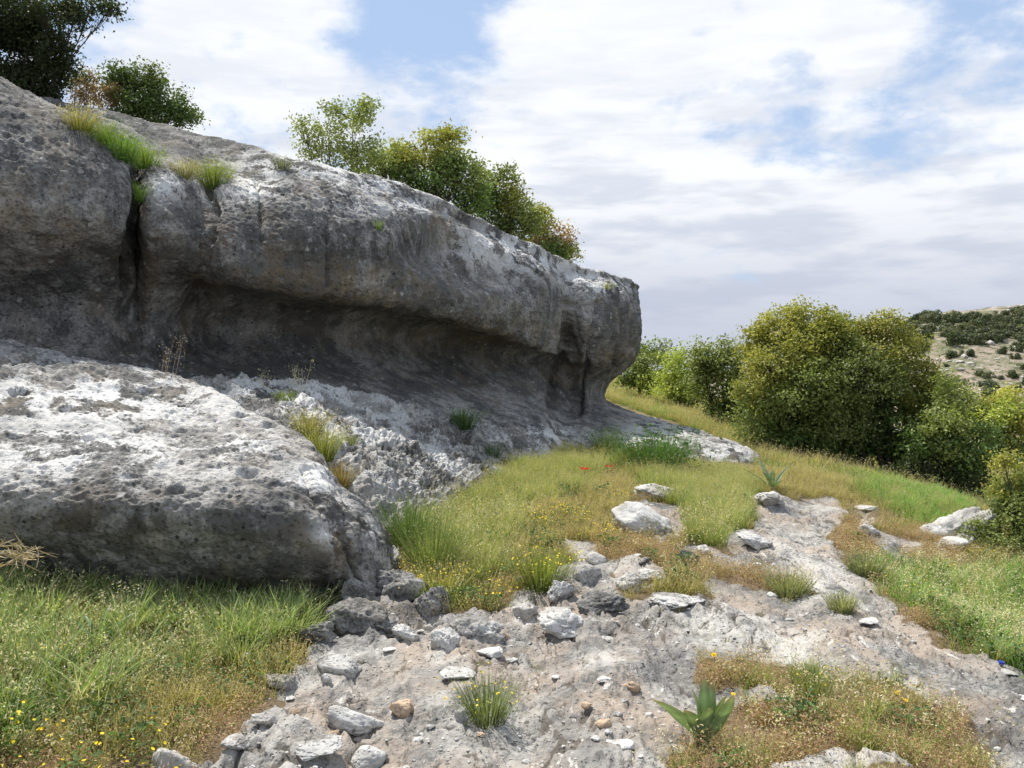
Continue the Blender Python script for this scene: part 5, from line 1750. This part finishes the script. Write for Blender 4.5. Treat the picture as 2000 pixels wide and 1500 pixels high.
# thin dry stalks against the notch
def stalks(n, hgt, c):
    def f(v, r):
        for k in range(n):
            a = r.uniform(-.5, .5)
            h = hgt * r.uniform(.6, 1)
            tt = np.linspace(0, 1, 6)[:, None]
            pts = np.hstack([tt * a * h * .5 + r.normal() * .04, tt * 0 + r.normal() * .03, tt * h])
            v.tube(pts, np.linspace(.0022, .001, 6), c, 3)
            m = 14
            q = pts[r.integers(2, 6, m)] + r.normal(size=(m, 3)) * .025
            N = r.normal(size=(m, 3)); N /= np.linalg.norm(N, axis=1, keepdims=True)
            v.leaves(q, N, np.full(m, .018), np.tile(c, (m, 1)), r, .35)
    return f


plant('dry_stalks', 'thin pinkish dry stalks standing on the boulder crest', 'plant', on_rock(BV, 325, 735), stalks(8, .36, A3(.30, .25, .22)))
plant('dry_stalks', 'pale oat stalks on the karst crest in front of the dark notch', 'plant', on_rock(CV, 590, 756), stalks(6, .30, A3(.60, .55, .40)))
plant('dry_stalks', 'short pale stalks left of the oat stalks on the karst crest', 'plant', on_rock(CV, 520, 752), stalks(4, .18, A3(.50, .46, .36)))

# straw tangle at left edge
def straw(v, r):
    for k in range(70):
        c = r.normal(size=3) * A3(.07, .06, .035) + A3(-.02, 0, .10)
        d = r.normal(size=3) * A3(1, .6, .35); d /= np.linalg.norm(d)
        L = r.uniform(.06, .2)
        bend = r.normal(size=3) * .03
        tt = np.linspace(-.5, .5, 5)[:, None]
        v.tube(c + d * L * tt + bend * (tt ** 2), [.002, .0035, .0035, .0028, .0012], A3(.50, .42, .29) * r.uniform(.6, 1.2), 3)


plant('straw_tangle', 'tangle of dry straw leaning on the dark boulder at the left edge', 'dry plant', at(34, 1120, 4.75), straw)
pole = at(34, 1120, 4.75)

# broad leaved plants, every leaf a part


def broad_plant(label, loc, leaves, mat_c, cat='plant'):
    root = bpy.data.objects.new('broad_leaved_plant', None)
    COL.objects.link(root); root.location = tuple(loc)
    tag(root, label, cat)
    for (az, ln, wd, lean, curl, tw) in leaves:
        v = Veg()
        n = 12
        s = np.linspace(0, 1, n)
        th = math.pi / 2 - lean - curl * s ** 1.5
        ds = ln / (n - 1)
        hx = np.concatenate([[0], np.cumsum(np.cos(th[:-1]) * ds)])
        hz_ = np.concatenate([[0], np.cumsum(np.sin(th[:-1]) * ds)])
        half = wd / 2 * np.maximum(.30 + .95 * np.sin(np.pi * np.clip(s * .82 + .12, 0, 1)) - .25, 0.02)
        half[-1] = .001
        d = A3(math.cos(az), math.sin(az), 0); sd = A3(-math.sin(az + tw), math.cos(az + tw), 0)
        c = hx[:, None] * d + hz_[:, None] * A3(0, 0, 1)
        nrm = -np.sin(th)[:, None] * d + np.cos(th)[:, None] * A3(0, 0, 1)
        cols = []
        for q, kk in ((-1, .22), (-.5, .05), (0, 0), (.5, .05), (1, .22)):
            wav = .05 * np.sin(s * 11 + q * 2 + az) * abs(q)
            cols.append(c + sd * (q * half)[:, None] + nrm * ((kk + wav) * half)[:, None])
        V = np.stack(cols, 1).reshape(-1, 3)
        ctint = np.tile(mat_c, (len(V), 1)) * np.tile(np.array([.9, 1.0, 1.35, 1.0, .9]), n)[:, None]
        tipf = np.repeat(np.clip((s - .80) / .2, 0, 1), 5)[:, None] * (.3 + .7 * abs(math.sin(az * 5)))
        ctint = ctint * (1 - tipf) + A3(.34, .27, .14) * tipf
        ctint *= (1 + .16 * np.sin(np.repeat(s, 5) * 23 + az * 3))[:, None]
        v.add(V, None, grid_faces(n, 5), ctint)
        link('leaf', v.mesh('leaf', M_BROAD, True), root)
    return root


M_BROAD = foliage_mat('broad_leaf', 0.25, 0.42, 0.45)
broad_plant('broad leaved plant with upright pale green leaves in the front herb strip', hit(1376, 1452),
            [(2.9, .27, .115, .80, .35, 1.2), (2.3, .22, .075, .22, .2, 1.0), (1.4, .26, .070, .02, .35, .5), (.2, .22, .065, .38, .3, -1.1), (-.2, .24, .070, .65, -.4, -1.2),
             (-1.3, .17, .085, .20, .15, 0), (.9, .24, .075, .25, .2, .8), (3.5, .18, .075, .45, .3, 1.2)], A3(.19, .27, .12))
broad_plant('strap leaved grey green rosette beside the path above the slabs', hit(1508, 960),
            [(k * .62 + .1, .50 * (0.8 + .25 * math.sin(k * 3)), .055, .45 + .35 * abs(math.sin(k * 2.1)), .6, 0) for k in range(10)], A3(.15, .21, .12))
broad_plant('bluish green leafy plant in the shaded grass below the boulder', hit(190, 1270),
            [(k * .8, .26, .022, .35 + .3 * abs(math.sin(k * 1.7)), .8, 0) for k in range(9)], A3(.09, .19, .11))

# red poppies
def poppy(label, px, py, s):
    g = hit(px, py + 30)
    h = (CZ + (HY - py) / F * g[1]) - g[2]
    h = max(h, .12)
    root = bpy.data.objects.new('poppy', None); COL.objects.link(root); root.location = tuple(g)
    tag(root, label, 'poppy')
    v = Veg(); v.tube(np.array([[0, 0, 0], [.01, 0, h * .5], [0, 0, h]]), [.003, .0025, .002], A3(.10, .16, .05), 4)
    link('stem', v.mesh('stem', M_GRASS), root)
    for k in range(4):
        v = Veg()
        a = k * 1.571 + .4
        d = A3(math.cos(a), math.sin(a) * .6, .45); sd = A3(-math.sin(a), math.cos(a), 0)
        V = [A3(0, 0, h), A3(0, 0, h) + d * s * .6 - sd * s * .55, A3(0, 0, h) + d * s * 1.0 - sd * s * .3, A3(0, 0, h) + d * s * 1.0 + sd * s * .3, A3(0, 0, h) + d * s * .6 + sd * s * .55]
        v.add(V, [[0, 1, 2], [0, 2, 3], [0, 3, 4]], None, A3(.62, .02, .012))
        link('petal', v.mesh('petal', M_PETAL), root)


poppy('largest red poppy on the grassy bank', 1141, 918, .062)
poppy('small red poppy, left one of the close pair', 1186, 911, .030)
poppy('small red poppy, right one of the close pair', 1194, 912, .026)

# yellow flowers standing out
def daisy(label, px, py, s):
    g = hit(px, py + 14)
    h = max((CZ + (HY - py) / F * g[1]) - g[2], .06)
    v = Veg(); r = np.random.default_rng(int(px))
    v.tube(np.array([[0, 0, 0], [.006, 0, h * .5], [0, 0, h]]), [.0018, .0016, .0014], A3(.12, .17, .05), 4)
    disc(v, A3(0, 0, h), s, A3(.85, .66, .02), r, 8, .2)
    disc(v, A3(0, 0, h + .004), s * .6, A3(.80, .5, .02), r, 7, .2)
    o = link('yellow_flower', v.mesh('yellow_flower', M_PETAL), loc=tuple(g))
    tag(o, label, 'flower')


daisy('single yellow flower at the upper left tip of the front herb strip', 1394, 1292, .014)
daisy('yellow flower just above the broad leaved plant', 1432, 1370, .011)
daisy('yellow flower in the right part of the front herbs', 1752, 1366, .012)
daisy('lower right yellow flower near the slab edge', 1768, 1381, .012)
daisy('yellow flower standing tall in the shaded grass at left', 254, 1338, .013)
daisy('deep yellow flower in the sunny grass near the left edge', 75, 1402, .012)

# blue bottle cap
g = hit(1956, 1306)
bm = bmesh.new()
bmesh.ops.create_cone(bm, cap_ends=True, segments=24, radius1=.015, radius2=.0138, depth=.011)
bmesh.ops.bevel(bm, geom=[e for e in bm.edges if abs(e.verts[0].co.z - e.verts[1].co.z) < 1e-6 and e.verts[0].co.z > 0], offset=.002, segments=2, affect='EDGES')
me = bpy.data.meshes.new('bottle_cap'); bm.to_mesh(me); bm.free()
me.materials.append(plain_mat('blue_plastic', (0.03, 0.06, 0.42), .35))
tag(link('bottle_cap', me, loc=(g[0], g[1], g[2] + .008), rot=(.3, .2, 0)), 'small blue plastic bottle cap on the slab edge at right', 'bottle cap')
